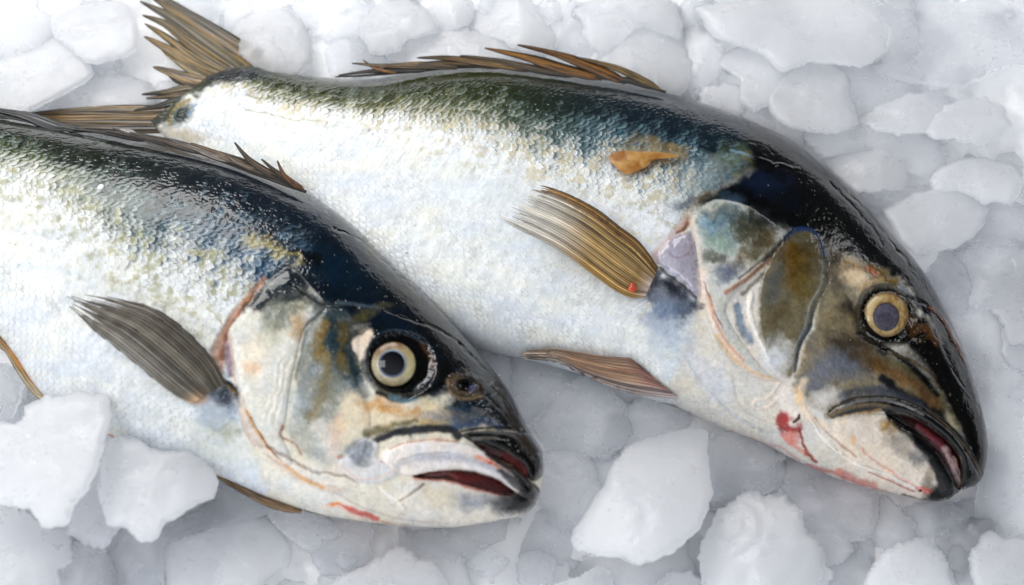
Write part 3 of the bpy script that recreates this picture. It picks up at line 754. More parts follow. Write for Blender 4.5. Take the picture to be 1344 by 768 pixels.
# gill cover
gill2 = [(907,284),(920,272),(941,262),(975,268),(1000,282),(1020,296),(1034,309),(1024,326),(999,350),(976,372),(960,390),(952,410),(968,440),(990,470),(1010,492),(1024,500),(996,498),(968,482),(946,458),(932,428),(923,400),(918,352),(911,312)]
F.line([(902,286),(890,302),(872,322),(858,340)], 10,16, (190,162,152), .75, 10, dh=-3, warp=2)
F.line([(905,286),(900,296),(888,306)], 6,3, (120,70,50), .8, 4, warp=1.5)
flap2 = [(862,342),(870,322),(888,310),(907,306),(915,340),(920,376),(917,394),(893,370),(874,354)]
F.dome(flap2, 4, 14); F.poly(flap2, (160,156,170), .9, 6, rough=.15, wet=1)
F.line([(876,330),(886,338),(900,336),(908,322)], 3,2, (128,104,124), .5, 4)
F.line([(870,346),(890,358),(908,374)], 2,2, (206,204,218), .6, 2, dh=1)
F.dome(gill2, 6, 20); F.poly(gill2, (206,206,200), 1, 3, warp=1)
F.blob(950,300,42,38,20, (138,154,152), .9, .8, warp=8, grain=.2)
F.blob(936,292,26,14,-20, (146,176,196), .6, .9, warp=7, grain=.4)
F.blob(942,318,26,14,20, (168,186,172), .6, .9, warp=7, grain=.3)
F.blob(985,300,30,20,30, (100,98,72), .8, .9, warp=8, grain=.3)
F.blob(1005,316,22,14,-30, (142,116,80), .7, .9, warp=6, grain=.3)
F.blob(975,340,26,14,-40, (126,112,80), .7, .9, warp=6, grain=.4)
F.blob(938,340,20,10,10, (60,64,46), .75, .9, warp=6, grain=.3)
F.blob(955,358,26,14,-20, (86,96,120), .8, .9, warp=5, grain=.2)
F.blob(1010,288,22,10,30, (50,60,78), .7, .9, warp=5)
F.line([(908,286),(915,312),(920,346),(924,358)], 9,5, (214,204,194), .7, 6, warp=2)
F.line([(1034,312),(1020,332),(990,358),(965,376),(952,384)], 4,6, (176,138,118), .9, 4, dh=2, warp=1)
F.line([(1026,316),(1000,342),(970,366)], 2,2, (90,66,56), .7, 2.5, dh=-3, warp=1)
F.line([(922,358),(926,394),(940,430),(962,466),(996,494),(1024,502)], 14,9, (222,208,198), .75, 9, dh=2, warp=1)
F.line([(930,388),(938,420),(954,450),(976,474)], 2.5,3, (206,158,130), .7, 3, warp=1)
F.line([(940,440),(958,466),(985,486),(1016,498)], 5,3, (216,182,130), .6, 5, warp=1.2)
F.line([(925,370),(936,404),(948,430)], 1.5,1.5, (160,110,100), .6, 2, dh=-2)
# inner struts between gill cover and cheek
F.poly([(955,392),(975,380),(1000,362),(1010,400),(1010,450),(1036,480),(1036,500),(1010,492),(985,466),(962,430)], (216,210,202), .95, 5, warp=2)
F.line([(968,404),(972,425),(985,448)], 12,9, (122,140,158), .75, 6, warp=2, dh=-2)
F.line([(984,384),(984,410),(994,440),(1010,470)], 6,5, (240,236,228), .8, 4, dh=2.5, warp=1.5)
F.line([(975,385),(985,376),(1002,360)], 6,4, (96,92,84), .7, 5)
F.blob(1000,292,34,16,35, (40,50,58), .8, .95, warp=8, grain=.2)
F.blob(1000,330,30,34,20, (104,94,62), .6, .95, warp=8, grain=.4)
# cheek plate
cheek2 = [(1036,308),(1048,300),(1066,302),(1078,320),(1084,350),(1084,372),(1068,402),(1060,430),(1047,456),(1042,488),(1028,496),(1012,470),(1000,440),(996,410),(1000,370),(1010,345),(1024,325)]
F.dome(cheek2, 3, 18)
F.poly(cheek2, (124,116,92), .95, 7, warp=2)
F.blob(1046,340,22,26,15, (132,104,34), .85, .9, warp=8, grain=.25)
F.blob(1050,372,26,26,15, (116,98,42), .8, .9, warp=8, grain=.35)
F.blob(1018,370,16,44,15, (96,100,104), .7, .9, warp=6, grain=.3)
F.blob(1022,415,24,18,0, (106,92,62), .75, .9, warp=8, grain=.4)
F.blob(1020,468,24,30,0, (210,212,214), .9, .9, warp=6)
F.line([(1032,312),(1044,302),(1062,301),(1076,314),(1082,336)], 6,5, (58,84,126), .85, 5, warp=1, dh=1)
F.line([(1086,345),(1086,370),(1070,402),(1062,430),(1048,458),(1044,486)], 5,4, (64,76,90), .85, 4, dh=-3, warp=1)
F.line([(1080,350),(1078,374),(1064,400),(1056,430),(1042,458)], 3,2, (160,168,176), .6, 3, dh=1.5, warp=1)
F.line([(1040,302),(1024,322),(1002,344)], 3,3, (30,34,40), .8, 3, dh=-3, warp=1)
# face
face = [(1088,340),(1110,332),(1140,345),(1180,372),(1130,420),(1150,450),(1190,480),(1215,500),(1240,540),(1262,590),(1230,562),(1180,540),(1130,532),(1090,542),(1050,520),(1050,470),(1066,430)]
F.poly(face, (146,138,120), .97, 10, warp=4)
F.blob(1112,356,22,18,30, (214,194,168), .9, .9, warp=5)
F.blob(1128,368,20,14,40, (222,204,176), .85, .9, warp=4)
F.blob(1095,340,12,14,0, (70,62,46), .7, .9, warp=5)
F.line([(1112,344),(1130,350),(1146,356),(1170,372)], 8,14, (150,122,62), .85, 9, warp=5, grain=.3)
F.line([(1136,350),(1150,356),(1164,368),(1180,384)], 10,8, (104,92,36), .7, 8, warp=5, grain=.4)
F.line([(1140,352),(1150,360)], 7,6, (176,104,28), .8, 5, warp=3)
F.blob(1110,402,18,14,50, (64,60,52), .8, .95, warp=6)
F.line([(1108,392),(1120,412),(1135,435),(1160,458)], 10,16, (50,52,54), .8, 10, warp=4)
F.blob(1090,400,26,24,-40, (164,152,124), .6, .95, warp=8, grain=.4)
F.blob(1095,425,26,16,0, (176,162,130), .5, .95, warp=8, grain=.4)
F.blob(1114,455,34,16,15, (74,62,42), .75, .95, warp=9, grain=.35)
F.blob(1146,474,34,13,25, (132,106,66), .8, .95, warp=6, grain=.2)
F.blob(1100,478,44,24,10, (116,122,136), .85, .95, warp=8, grain=.15)
F.blob(1070,500,26,22,-30, (126,132,148), .7, .95, warp=7, grain=.3)
F.line([(1150,478),(1176,492),(1206,508),(1230,534)], 20,14, (148,116,72), .8, 12, warp=5, grain=.25)
F.line([(1170,474),(1196,486),(1220,506),(1246,540),(1258,566)], 10,8, (148,142,110), .75, 7, warp=3)
F.line([(1190,470),(1214,484),(1240,512),(1262,548),(1276,580)], 3,3, (168,140,104), .8, 3, warp=1)
F.line([(1155,455),(1180,468),(1206,490),(1230,520)], 7,6, (18,22,26), .9, 5, warp=2)
F.blob(1168,503,14,7,25, (18,18,18), .95, .8, warp=3)
F.line([(1158,498),(1180,514),(1205,528),(1232,546)], 10,14, (28,32,42), .9, 8, warp=3)
F.line([(1106,520),(1140,512),(1176,518),(1206,530)], 12,10, (76,82,96), .75, 9, warp=4)
F.blob(1190,440,30,14,35, (10,11,12), .95, .6, rough=.12)
F.line([(1200,440),(1226,476),(1250,520),(1272,570),(1284,610)], 24,16, (7,8,8), .97, 10, rough=.1, warp=2)
F.line([(1208,425),(1240,470),(1266,520),(1284,570),(1292,606)], 20,22, (5,6,6), .97, 8, rough=.1, warp=1.5)
F.blob(1080,525,30,16,-20, (212,208,204), .9, .95, warp=5)
# eye socket
F.blob(1165,415,43,40,35, (6,6,6), 1, .22, dh=-6, rough=.12, wet=1, warp=1)
F.line([(1127,400),(1132,384),(1148,374),(1166,374),(1186,384),(1200,396)], 5,4, (116,116,108), .8, 4, dh=3, warp=1)
F.line([(1128,384),(1142,372),(1158,368)], 6,6, (186,166,134), .6, 5, dh=2)
F.line([(1180,374),(1192,384),(1206,400)], 4,3, (104,116,130), .8, 4, dh=2, warp=1)
F.line([(1196,420),(1200,434),(1212,430),(1222,440),(1232,452)], 14,7, (108,80,46), .85, 7, dh=2, warp=2)
F.line([(1194,440),(1206,448),(1216,444)], 5,4, (150,120,76), .8, 4, warp=1.5)
F.line([(1128,438),(1150,452),(1170,462),(1200,482),(1222,508)], 7,5, (8,9,10), .95, 4, dh=-2.5, warp=1)
F.line([(1166,462),(1186,470),(1204,482)], 4,2, (122,108,70), .8, 3, dh=1, warp=1)
# nostril fold on the snout
F.blob(1215,406,14,8,40, (4,4,5), 1, .5, dh=-4)
F.line([(1220,402),(1232,412),(1244,428),(1252,444),(1260,462),(1268,476)], 6,4, (128,84,58), .9, 3, dh=4, warp=1)
F.line([(1230,414),(1240,436),(1250,456)], 7,4, (66,50,38), .85, 4, dh=-2, warp=1)
F.line([(1260,452),(1268,466)], 8,5, (30,24,20), .9, 3, dh=4, warp=.5)
F.line([(1222,410),(1230,440),(1246,480),(1266,512),(1282,530)], 3,2, (112,118,126), .7, 2.5, dh=2, warp=1)
F.line([(1246,480),(1266,510),(1284,534),(1287,545)], 2,2, (80,52,38), .7, 2, dh=-2, warp=.6)
F.line([(1190,388),(1208,396),(1222,402)], 4,3, (4,4,5), .9, 3, dh=-3, warp=.6)
for pts in ([(1110,250),(1150,292),(1185,340),(1212,378)], [(1090,240),(1128,280),(1160,320)], [(1180,330),(1206,362),(1226,396)]):
    F.line(pts, 3,3, (5,6,7), .8, 3, dh=-2.5, warp=2.5)
# upper jaw
lipb = [(1085,543),(1112,527),(1148,523),(1182,527),(1216,542),(1248,566),(1268,592),(1284,622),(1288,633),(1278,640),(1268,642),(1262,640),(1263,610),(1257,594),(1242,576),(1226,563),(1206,550),(1185,543),(1160,540),(1130,543),(1100,550)]
F.dome(lipb, 6, 11)
F.poly(lipb, (12,12,13), 1, 3, rough=.12, wet=1, warp=.8)
F.line([(1086,546),(1112,535),(1148,531),(1176,535)], 9,3, (150,136,110), .65, 5, warp=1)
F.line([(1176,530),(1216,546),(1250,572),(1276,606),(1284,630)], 14,22, (7,7,8), .97, 5, rough=.12, wet=1, warp=.8)
F.line([(1100,535),(1130,526),(1160,525),(1186,531),(1212,544)], 4,3, (142,140,140), .85, 3, warp=1.2, grain=.3)
F.line([(1110,546),(1135,542),(1156,538)], 4,3, (214,176,120), .6, 3)
F.line([(1088,541),(1112,525),(1148,520),(1182,524),(1218,539),(1250,562),(1272,590),(1289,622)], 2,2.5, (40,36,32), .9, 2, dh=-3, warp=.5)
F.line([(1216,538),(1240,556),(1262,580),(1280,606),(1290,620)], 2,2, (126,110,88), .8, 2, warp=.6)
# mouth
mouth2 = [(1162,541),(1185,544),(1206,551),(1226,564),(1242,577),(1257,595),(1263,612),(1262,634),(1260,643),(1254,637),(1247,620),(1229,592),(1206,571),(1185,558),(1172,549)]
F.poly(mouth2, (66,22,22), 1, 2.5, dh=-9, rough=.3, warp=.5)
F.line([(1206,560),(1226,576),(1240,592),(1252,612)], 6,9, (150,88,94), .85, 7, dh=4, warp=1.5)
F.line([(1240,590),(1250,610),(1257,634)], 9,7, (196,176,174), .8, 5, dh=3, warp=1)
F.line([(1252,600),(1259,620),(1259,640)], 3,2, (190,170,160), .9, 2, dh=2)
# lower jaw
low2 = [(1092,556),(1110,546),(1140,543),(1164,545),(1184,560),(1206,573),(1229,594),(1247,622),(1254,640),(1252,652),(1240,662),(1215,664),(1190,660),(1160,652),(1130,640),(1105,606)]
F.dome(low2, 5, 14); F.poly(low2, (222,212,200), 1, 5, warp=1)
F.line([(1168,546),(1186,562),(1210,582),(1232,610),(1246,640)], 10,26, (24,24,25), 1, 7, rough=.14, wet=1, warp=1.5)
F.blob(1232,648,24,14,-20, (20,20,21), 1, .6, rough=.14, warp=1.5)
F.line([(1186,652),(1206,657),(1226,658)], 6,8, (40,38,36), .9, 4)
F.blob(1166,560,18,11,20, (152,128,88), .85, .9, warp=4, grain=.3)
F.blob(1160,557,5,3,-30, (206,176,120), .8, .7, dh=1)
F.blob(1180,582,24,16,40, (166,160,150), .8, .95, warp=6, grain=.3)
F.blob(1205,604,16,14,50, (126,128,128), .85, .95, warp=5, grain=.3)
F.blob(1218,632,10,16,10, (110,104,86), .7, .95, warp=4)
F.blob(1120,576,5,8,0, (226,178,130), .6, .9, warp=2)
F.blob(1212,642,12,5,10, (214,110,96), .7, .9, warp=2)
F.line([(1130,590),(1160,612),(1190,632),(1216,646)], 2,3, (212,150,140), .6, 3, warp=2)
F.blob(1208,644,2.5,2,0, (50,20,20), .9, .5, warp=0)
F.blob(1098,360,16,40,15, (84,76,60), .6, .95, warp=8, grain=.4)
F.blob(1112,430,40,30,30, (96,86,66), .45, .95, warp=9, grain=.5)
F.blob(958,285,50,20,15, (40,54,58), .55, .95, warp=10, grain=.5)
F.blob(1000,310,34,40,30, (60,58,40), .55, .95, warp=10, grain=.5)
F.blob(1060,330,40,40,10, (50,42,20), .45, .95, warp=10, grain=.5)
F.blob(1150,470,90,26,25, (30,30,32), .4, .95, warp=10, grain=.5)
F.blob(1225,500,30,60,-30, (12,12,12), .6, .95, warp=6, grain=.2)
F.blob(1204,452,34,34,0, (10,10,10), .7, .9, warp=5, grain=.2)
F.line([(1196,420),(1200,434),(1212,430),(1222,440),(1232,452)], 12,6, (108,80,46), .8, 7, dh=2, warp=2)
# throat
F.line([(1064,552),(1084,580),(1120,608),(1160,622),(1200,640)], 4,3, (238,232,226), .8, 4, dh=4, warp=1)
F.line([(1070,548),(1090,572),(1125,600)], 2,2, (186,160,150), .7, 3, dh=-3, warp=1)
F.line([(1056,500),(1050,520),(1060,545),(1085,560)], 10,8, (232,216,196), .7, 7, dh=2, warp=1.5)
F.blob(1048,520,5,18,-10, (226,190,140), .6, .95, warp=2)
F.line([(1030,500),(1032,530),(1040,548)], 14,16, (228,220,214), .8, 9)
F.line([(1024,502),(1010,520),(990,526),(992,536),(1010,532),(1024,520)], 4,3, (230,218,206), .8, 3, dh=3, warp=.8)
F.line([(962,500),(970,530),(990,548),(1010,556)], 2,2, (196,192,190), .6, 2.5, dh=-2, warp=1)
F.line([(900,470),(920,500),(950,535),(1000,566)], 3,3, (186,190,196), .6, 4, dh=-1.5, warp=2)
F.blob(930,490,24,60,-32, (206,210,220), .6, .95, warp=6)
F.line([(1060,610),(1090,620),(1130,636),(1170,648)], 5,4, (190,116,110), .7, 4, warp=2, grain=.3)
F.line([(1100,618),(1124,630),(1150,638)], 9,6, (206,138,128), .7, 6, warp=3, grain=.3)
F.line([(960,566),(1000,582),(1024,588),(1050,604)], 3,3, (206,160,150), .6, 3, warp=2)
F.line([(1140,620),(1170,632),(1200,645)], 2,2, (170,90,84), .6, 2, warp=1)
# blood
F.poly([(1022,541),(1033,543),(1037,552),(1046,556),(1050,566),(1040,570),(1028,566),(1018,560),(1015,550)], (160,24,26), .9, 9, rough=.15, wet=1, warp=6, grain=.35)
F.blob(1040,574,12,13,-20, (206,112,96), .7, .95, warp=4, grain=.3)
F.line([(1048,564),(1051,576),(1056,586),(1062,598),(1074,606)], 3,4, (150,50,46), .85, 3, warp=3, grain=.3)
F.line([(1042,553),(1048,550),(1049,546)], 3,3, (50,26,20), .9, 2, dh=1)
F.line([(1030,572),(1040,584),(1056,592)], 6,4, (214,140,126), .6, 5, warp=3)
F.blob(1030,550,5,3,0, (200,60,60), .6, .8)
# pectoral muscle
base2 = [(850,372),(858,350),(868,350),(890,368),(914,389),(910,404),(896,416),(880,420),(862,412),(850,396)]
F.blob(876,440,40,44,0, (176,186,198), .7, .95, warp=7, grain=.3)
F.dome(base2, 4, 24); F.poly(base2, (56,68,90), .85, 20, warp=9, grain=.35)
F.blob(872,424,34,26,0, (110,126,148), .5, .95, warp=9, grain=.5)
F.blob(880,376,26,14,35, (16,20,28), .95, .8, warp=4)
F.blob(875,408,24,14,10, (104,120,142), .7, .95, warp=6, grain=.4)
F.line([(864,350),(890,370),(914,390)], 3,3, (60,54,50), .8, 2, dh=1)
F.line([(850,398),(846,410),(838,420)], 3,2, (196,180,150), .7, 3, dh=2, warp=1)
# brown detached scrap of skin on the flank
scrap = [(799,208),(806,201),(818,198),(838,199),(856,199),(876,201),(891,206),(876,208),(858,210),(850,218),(838,224),(822,229),(812,222)]
F.poly([(792,206),(815,194),(860,194),(895,204),(860,216),(820,234)], (150,142,120), .3, 8)
# shade along the belly edge, painted into the skin colour as a grey band
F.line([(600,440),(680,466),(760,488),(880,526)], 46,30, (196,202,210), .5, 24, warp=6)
F.line([(860,530),(880,533),(905,543)], 5,3, (60,58,48), .8, 3)
F.line([(196,168),(208,150),(228,128),(256,112),(290,100),(350,92)], 30,12, (38,46,44), .95, 14, warp=7, grain=.1)
F.line([(262,108),(290,98),(330,92)], 10,8, (16,24,34), .9, 6, warp=4)
# swirl at the tail root
F.blob(236,150,26,15,-35, (74,82,62), .9, .8, warp=3, grain=.2)
F.blob(238,150,15,9,-50, (22,34,36), .95, .7, warp=2)
F.line([(222,162),(222,150),(232,140),(248,132)], 4,4, (140,116,50), .8, 3, dh=2, warp=1)
F.line([(248,150),(252,142),(258,138)], 4,3, (90,130,170), .7, 3)
F.line([(262,110),(280,104),(300,96),(330,92)], 16,14, (18,26,32), .9, 9, warp=4)
F.line([(212,150),(225,128),(250,115),(270,108)], 22,14, (60,62,46), .85, 9, warp=4, grain=.2)
F.blob(240,178,40,12,12, (176,162,136), .8, .9, warp=5)  # shaded belly beside the tail root, painted as a beige patch
for yy in (126, 146):
    F.line([(322,yy),(350,yy+3),(380,yy+10),(420,yy+13)], 2,1, (112,116,60), .6, 2, warp=2, grain=.4)
f2.finish(gam=1.4)
body2, parts2 = f2.build(skin2, [('gill_cover', gill2), ('upper_jaw', lipb), ('mouth', mouth2), ('lower_jaw', low2)])

def iris2(t, a, X, Y):
    n = fbm(X / 4, Y / 4, 17, 4); c = mixc((170, 146, 98), (120, 92, 52), n * 1.8 - .4)
    c = c + (lin((190, 172, 130)) - c) * ((sm(.55, .8, t) * sm(.2, 1, -np.cos(a - .5))) * .7)[..., None]
    c = c + (lin((90, 66, 38)) - c) * (sm(.78, 1, t) * .8)[..., None]
    return c * (1 - .5 * (1 - sm(.52, .66, t)))[..., None]
def pup2(t, a, X, Y):
    n = fbm(X / 6, Y / 6, 21, 3); c = mixc((50, 47, 60), (78, 74, 88), n * 1.5 - .2)
    d = np.sqrt((X - 1162) ** 2 + (Y - 421) ** 2); c = c * (1 - .4 * (1 - sm(10, 12.5, d)))[..., None]
    return c * (1 - .6 * sm(.88, 1, t))[..., None]
zf2 = f2.zs
eyeball(root2, f2, 1163, 413, 29.5, float(zf2(1163, 413)) + .10, eyem, iris2, 17, 18.5, pup2, (1163, 416))
# the scrap is a thin sheet lying on the flank
sc = np.array(scrap, float); cen = sc.mean(0); o_ = crom(scrap, 90, True); rr_ = np.linspace(0, 1, 14)[:, None]
sx = cen[0] + (o_[None, :, 0] - cen[0]) * rr_; sy = cen[1] + (o_[None, :, 1] - cen[1]) * rr_
nn = fbm(sx / 9, sy / 9, 5, 3)
scc = mixc((150, 92, 26), (206, 160, 92), nn * 1.4 - .3 + .3 * sm(850, 890, sx))
Vs = P(sx, sy, zf2(sx, sy) + .06 + .025 * (1 - rr_ ** 3) + .02 * nn).reshape(-1, 3)
scrap_o = mesh_obj('skin_scrap', Vs, grid_faces(14, 90, True), finm, None, dict(col=scc.reshape(-1, 3), alpha=np.ones(len(Vs))))
scrap_o['label'] = 'small amber-brown scrap of skin stuck on the upper flank of the farther fish'; scrap_o['category'] = 'fish scrap'

def pec2(r, q, fr, n, n2, k):
    c = mixc((104, 74, 30), (214, 180, 118), n * 1.5 - .3 + .15 * np.sin(k * 2.1))
    c = c + (lin((152, 100, 28)) - c) * ((1 - sm(.0, .3, q)) * sm(.05, .3, n2) * .7)[..., None]
    c = c + (lin((206, 160, 84)) - c) * (sm(.8, 1, q) * .7)[..., None]
    c = c + (lin((214, 210, 200)) - c) * (sm(.55, .9, r + .12 * (n - .5) + .12 * q) * .85 * sm(.08, .2, q))[..., None]
    c = c + (lin((226, 206, 190)) - c) * ((1 - sm(.02, .15, r)) * sm(.2, .5, q) * .9)[..., None]
    c = c * (1 - .6 * sm(.55, 1, np.abs(fr - .5) * 2) * (1 - .3 * sm(.6, 1, r)))[..., None] * (1 - .6 * (1 - sm(0, .07, q)))[..., None]
    sp = (fbm(r * 40, q * 16, 9, 2) > .72) * (1 - sm(.1, .3, q)); return c * (1 - .6 * sp)[..., None]
def pal2(r, q, fr, n):
    return 1 - .6 * sm(.62, .95, r) * sm(.05, .2, q) * (1 - .5 * sm(.6, 1, np.abs(fr - .5) * 2))
fan_fin('pectoral_fin', root2, finm,
 [(864,351),(852,333),(836,314),(812,296),(786,276),(758,260),(732,249),(706,242)],
 [(846,392),(828,391),(806,381),(780,362),(750,340),(722,322),(690,306),(650,288)], 24,
 lambda x, y, r, q: zf2(x, y) + (.05 + .26 * np.sin(r * 2.2)) + .05 * np.sin(q * 3.1), pec2, pal2, rag=.07, seed=14, ridge=1.3, thick=.008)
scar = mesh_obj('blood_spot', *(lambda t, a: (P(830 + 5 * t * np.cos(a) * (1 + .3 * np.sin(3 * a)), 377 + 7 * t * np.sin(a), zf2(830, 377) + .2 + .02 * (1 - t ** 2)).reshape(-1, 3), grid_faces(8, 24, True)))(np.linspace(0, 1, 8)[:, None], np.linspace(0, 2 * math.pi, 24, endpoint=False)[None, :]), finm, root2, dict(col=np.tile(lin((204, 70, 30)), (192, 1)), alpha=np.full(192, .8)))
def pel2(r, q, fr, n, n2, k):
    c = mixc((126, 86, 54), (196, 160, 130), n * 1.5 - .3)
    c = c + (lin((150, 108, 104)) - c) * ((1 - sm(.1, .45, r)) * .7)[..., None]
    c = c + (lin((190, 190, 192)) - c) * (sm(.6, .9, q) * .8 * n)[..., None]
    c = c + (lin((206, 196, 184)) - c) * (sm(.7, 1, r) * .6)[..., None]
    return c * (1 - .7 * sm(.5, 1, np.abs(fr - .5) * 2) * (.5 + .5 * sm(.5, 1, q) + .5 * (1 - sm(0, .4, r))).clip(0, 1))[..., None]
fan_fin('pelvic_fin', root2, finm,
 [(846,486),(836,476),(826,470),(804,468),(778,465),(750,460),(722,457),(682,461)],
 [(890,523),(872,522),(850,520),(824,515),(796,506),(766,493),(730,475),(682,470)], 12,
 lambda x, y, r, q: np.maximum(zf2(x, y), .78) + .06 + .12 * np.sin(r * 2.5) + .03 * q, pel2, None, rag=.05, seed=24, ridge=1.3, thick=.01)
am = (172, 112, 36); dk = (30, 26, 20)
z_d2 = lambda x, y, t, a: .78 + .34 + 0 * x
blade_fin('dorsal_fin', root2, finm, [
 ([(874,121),(830,108),(780,98),(720,90),(660,87),(600,88),(540,94),(480,99),(440,101)], 5, (12,11,9), (70,56,34), -3),
 ([(866,118),(840,104),(810,90),(780,81),(754,75)], 9, dk, (150,122,72), 8),
 ([(858,116),(826,106),(790,102),(750,94)], 8, (26,26,26), (90,84,72), 2),
 ([(822,108),(785,92),(745,76),(715,67),(679,59)], 13, dk, am, 12),
 ([(790,103),(745,92),(700,78),(668,70),(636,63)], 13, (40,32,20), (176,118,40), 10),
 ([(760,99),(720,94),(680,86),(640,78),(604,73)], 10, (28,26,24), (110,92,64), 5),
 ([(700,92),(660,84),(620,80),(584,76),(547,76)], 12, (30,26,20), (156,120,66), 5),
 ([(660,88),(620,84),(580,82),(545,84)], 8, (40,34,26), (140,112,70), 2),
 ([(600,89),(560,86),(530,86),(500,86),(462,83)], 9, dk, (170,136,90), 5),
 ([(520,95),(500,92),(486,86),(477,79)], 4, (90,64,36), (196,140,80), 5),
 ([(560,92),(520,92),(480,94),(444,99)], 7, (24,24,24), (80,76,66), 1)], z_d2)
z_t2 = lambda x, y, t, a: .78 + .0 * x
tk = (24, 22, 14); tb = (158, 124, 46)
blade_fin('tail_fin', root2, finm, [
 ([(362,96),(330,74),(290,48),(250,22),(206,-6),(176,-24)], 22, (24,24,22), (104,84,40), 2),
 ([(345,98),(312,72),(276,46),(240,22),(196,-6)], 29, tk, (156,120,42), 2),
 ([(330,98),(298,76),(262,50),(226,24),(184,2)], 29, (30,32,32), (116,98,42), 3),
 ([(318,98),(286,80),(250,56),(218,32),(187,20)], 22, tk, tb, 5),
 ([(305,100),(276,88),(244,68),(214,46),(190,31)], 17, tk, (160,126,48), 3),
 ([(296,102),(268,92),(236,74),(208,58),(189,48)], 18, tk, (168,130,54), 5),
 ([(288,104),(264,98),(240,84),(222,72),(210,62)], 13, (120,110,80), (176,146,84), 2),
 ([(282,110),(262,108),(240,102),(220,94),(201,88)], 20, (66,56,44), (184,144,78), 4),
 ([(276,116),(256,112),(236,108),(222,100)], 12, (20,24,24), (90,80,50), 1),
 ([(266,114),(244,116),(216,121),(186,124)], 12, (18,20,20), (134,112,70), 3),
 ([(262,122),(240,124),(214,127),(192,129)], 9, (34,30,24), (150,124,80), 1),
 ([(250,128),(228,134),(206,140),(176,145)], 10, (18,20,18), (60,58,42), 4),
 ([(232,146),(190,147),(140,146),(84,147),(30,150)], 17, (40,32,18), (160,122,46), 3),
 ([(232,153),(190,154),(140,153),(90,154),(44,153)], 17, (50,38,20), (166,124,46), 2),
 ([(232,160),(190,161),(140,160),(90,160),(50,158)], 16, (44,34,20), (130,98,42), 2),
 ([(236,168),(190,168),(140,168),(90,166),(60,164)], 14, (26,22,16), (120,92,52), 1)], z_t2)
# ================================================================== ice
ice_frost = ice_mat('ice_frosted', (.962, .970, .992), .35, .35, .7, glow=.45)
ice_grey = ice_mat('ice_grey', (.942, .950, .975), .7, .25, .5, glow=.5)
ice_clear = ice_mat('ice_clear', (.90, .91, .93), .8, .12, .3, glow=.25)
ice_bedm = ice_mat('ice_bed', (.960, .967, .99), .0, .35, .7, .5, glow=0)

def chunk_mesh(out, zt, h, tilt, seed, jag=2.2, facets=5, na=150, nr=26, flat=4.0):
    """a lump of ice from its outline: knobbly rim, a fairly flat broken top, a rough underside"""
    rng = np.random.RandomState(seed)
    o2 = np.array(out, float); tt = np.arange(na) / na * len(o2); i0 = np.floor(tt).astype(int); ff = (tt - i0)[:, None]
    q = .35 * crom(out, na, True) + .65 * (o2[i0] * (1 - ff) + o2[(i0 + 1) % len(o2)] * ff); cen = q.mean(0); ang = np.arange(na)
    size = np.sqrt(((q - cen) ** 2).sum(1)).mean()
    j = (fbm(q[:, 0] / 14, q[:, 1] / 14, seed + 3, 2) - .5) * 4 * jag + (fbm(q[:, 0] / 5, q[:, 1] / 5, seed, 4) - .5) * 2.2 * jag
    d = q - cen; q = q + d / (np.linalg.norm(d, axis=1)[:, None] + 1e-6) * j[:, None]
    r = (np.sin(np.linspace(0, 1, nr) * math.pi / 2) ** .85)[:, None]
    x = cen[0] + (q[None, :, 0] - cen[0]) * r; y = cen[1] + (q[None, :, 1] - cen[1]) * r
    dx = (x - cen[0]) / size; dy = (y - cen[1]) / size
    top = np.full(x.shape, .72)
    for k in range(facets):                                # broken planes
        a = rng.rand() * 6.28; s_ = .15 + .6 * rng.rand() ** 2; o = .66 + .4 * rng.rand()
        pl = o - s_ * (dx * math.cos(a) + dy * math.sin(a)); top = -np.log(np.exp(-26 * top) + np.exp(-26 * pl)) / 26
    edge = (1 - r ** flat) ** .5
    n = (fbm(x / 28, y / 28, seed + 1, 5) - .5); n2 = np.abs(fbm(x / 60, y / 60, seed + 2, 3) - .5)
    zz = zt - h + (top * edge + n * .10 * edge - n2 * .22 * edge) * h / .72
    tl = (tilt[0] * dx + tilt[1] * dy) * size / K
    Vt = P(x, y, zz + tl)
    xb = cen[0] + (q[None, :, 0] - cen[0]) * r[::-1] * 1.0; yb = cen[1] + (q[None, :, 1] - cen[1]) * r[::-1]
    rb = r[::-1]; nb = fbm(xb / 28, yb / 28, seed + 5, 4) - .5
    dxb = (xb - cen[0]) / size; dyb = (yb - cen[1]) / size
    zb = zt - h - (1 - rb ** 3) ** .5 * h * .9 * (1 + nb) + (tilt[0] * dxb + tilt[1] * dyb) * size / K
    Vb = P(xb, yb, zb)[1:]
    V = np.concatenate([Vt, Vb], 0); return V.reshape(-1, 3), grid_faces(V.shape[0], na, True)

def chunk(label, out, mat, zt=.6, h=.5, tilt=(0, 0), group=None, seed=[0], **k):
    tiny_ = zt <= 1.15
    if tiny_: zt = .60 + (zt - .60) * .55 + float(lift(*np.mean(np.array(out, float), 0)))+ (.12 if mat is FR else 0); h = h * .6
    else: h = h * .75
    seed[0] += 11; q_ = np.array(out, float); c_ = q_.mean(0); g_ = 1.0 if not tiny_ else (1.13 if zt > .7 else 1.25); out = (c_ + (q_ - c_) * g_).tolist()
    k['flat'] = 16.0
    V, F = chunk_mesh(out, zt, h, tilt, seed[0] + 900, **k)
    o = mesh_obj('ice_chunk', V, F, mat)
    c = V.mean(0); o.data.transform(__import__('mathutils').Matrix.Translation(-Vector(c))); o.location = c
    o['label'] = label; o['category'] = 'ice chunk'
    if group: o['group'] = group
    return o
def lift(x, y):
    return .38 * sm(520, 640, np.asarray(y, float)) * (1 - sm(640, 740, np.asarray(x, float)))
FR, GR, CL = ice_frost, ice_grey, ice_clear
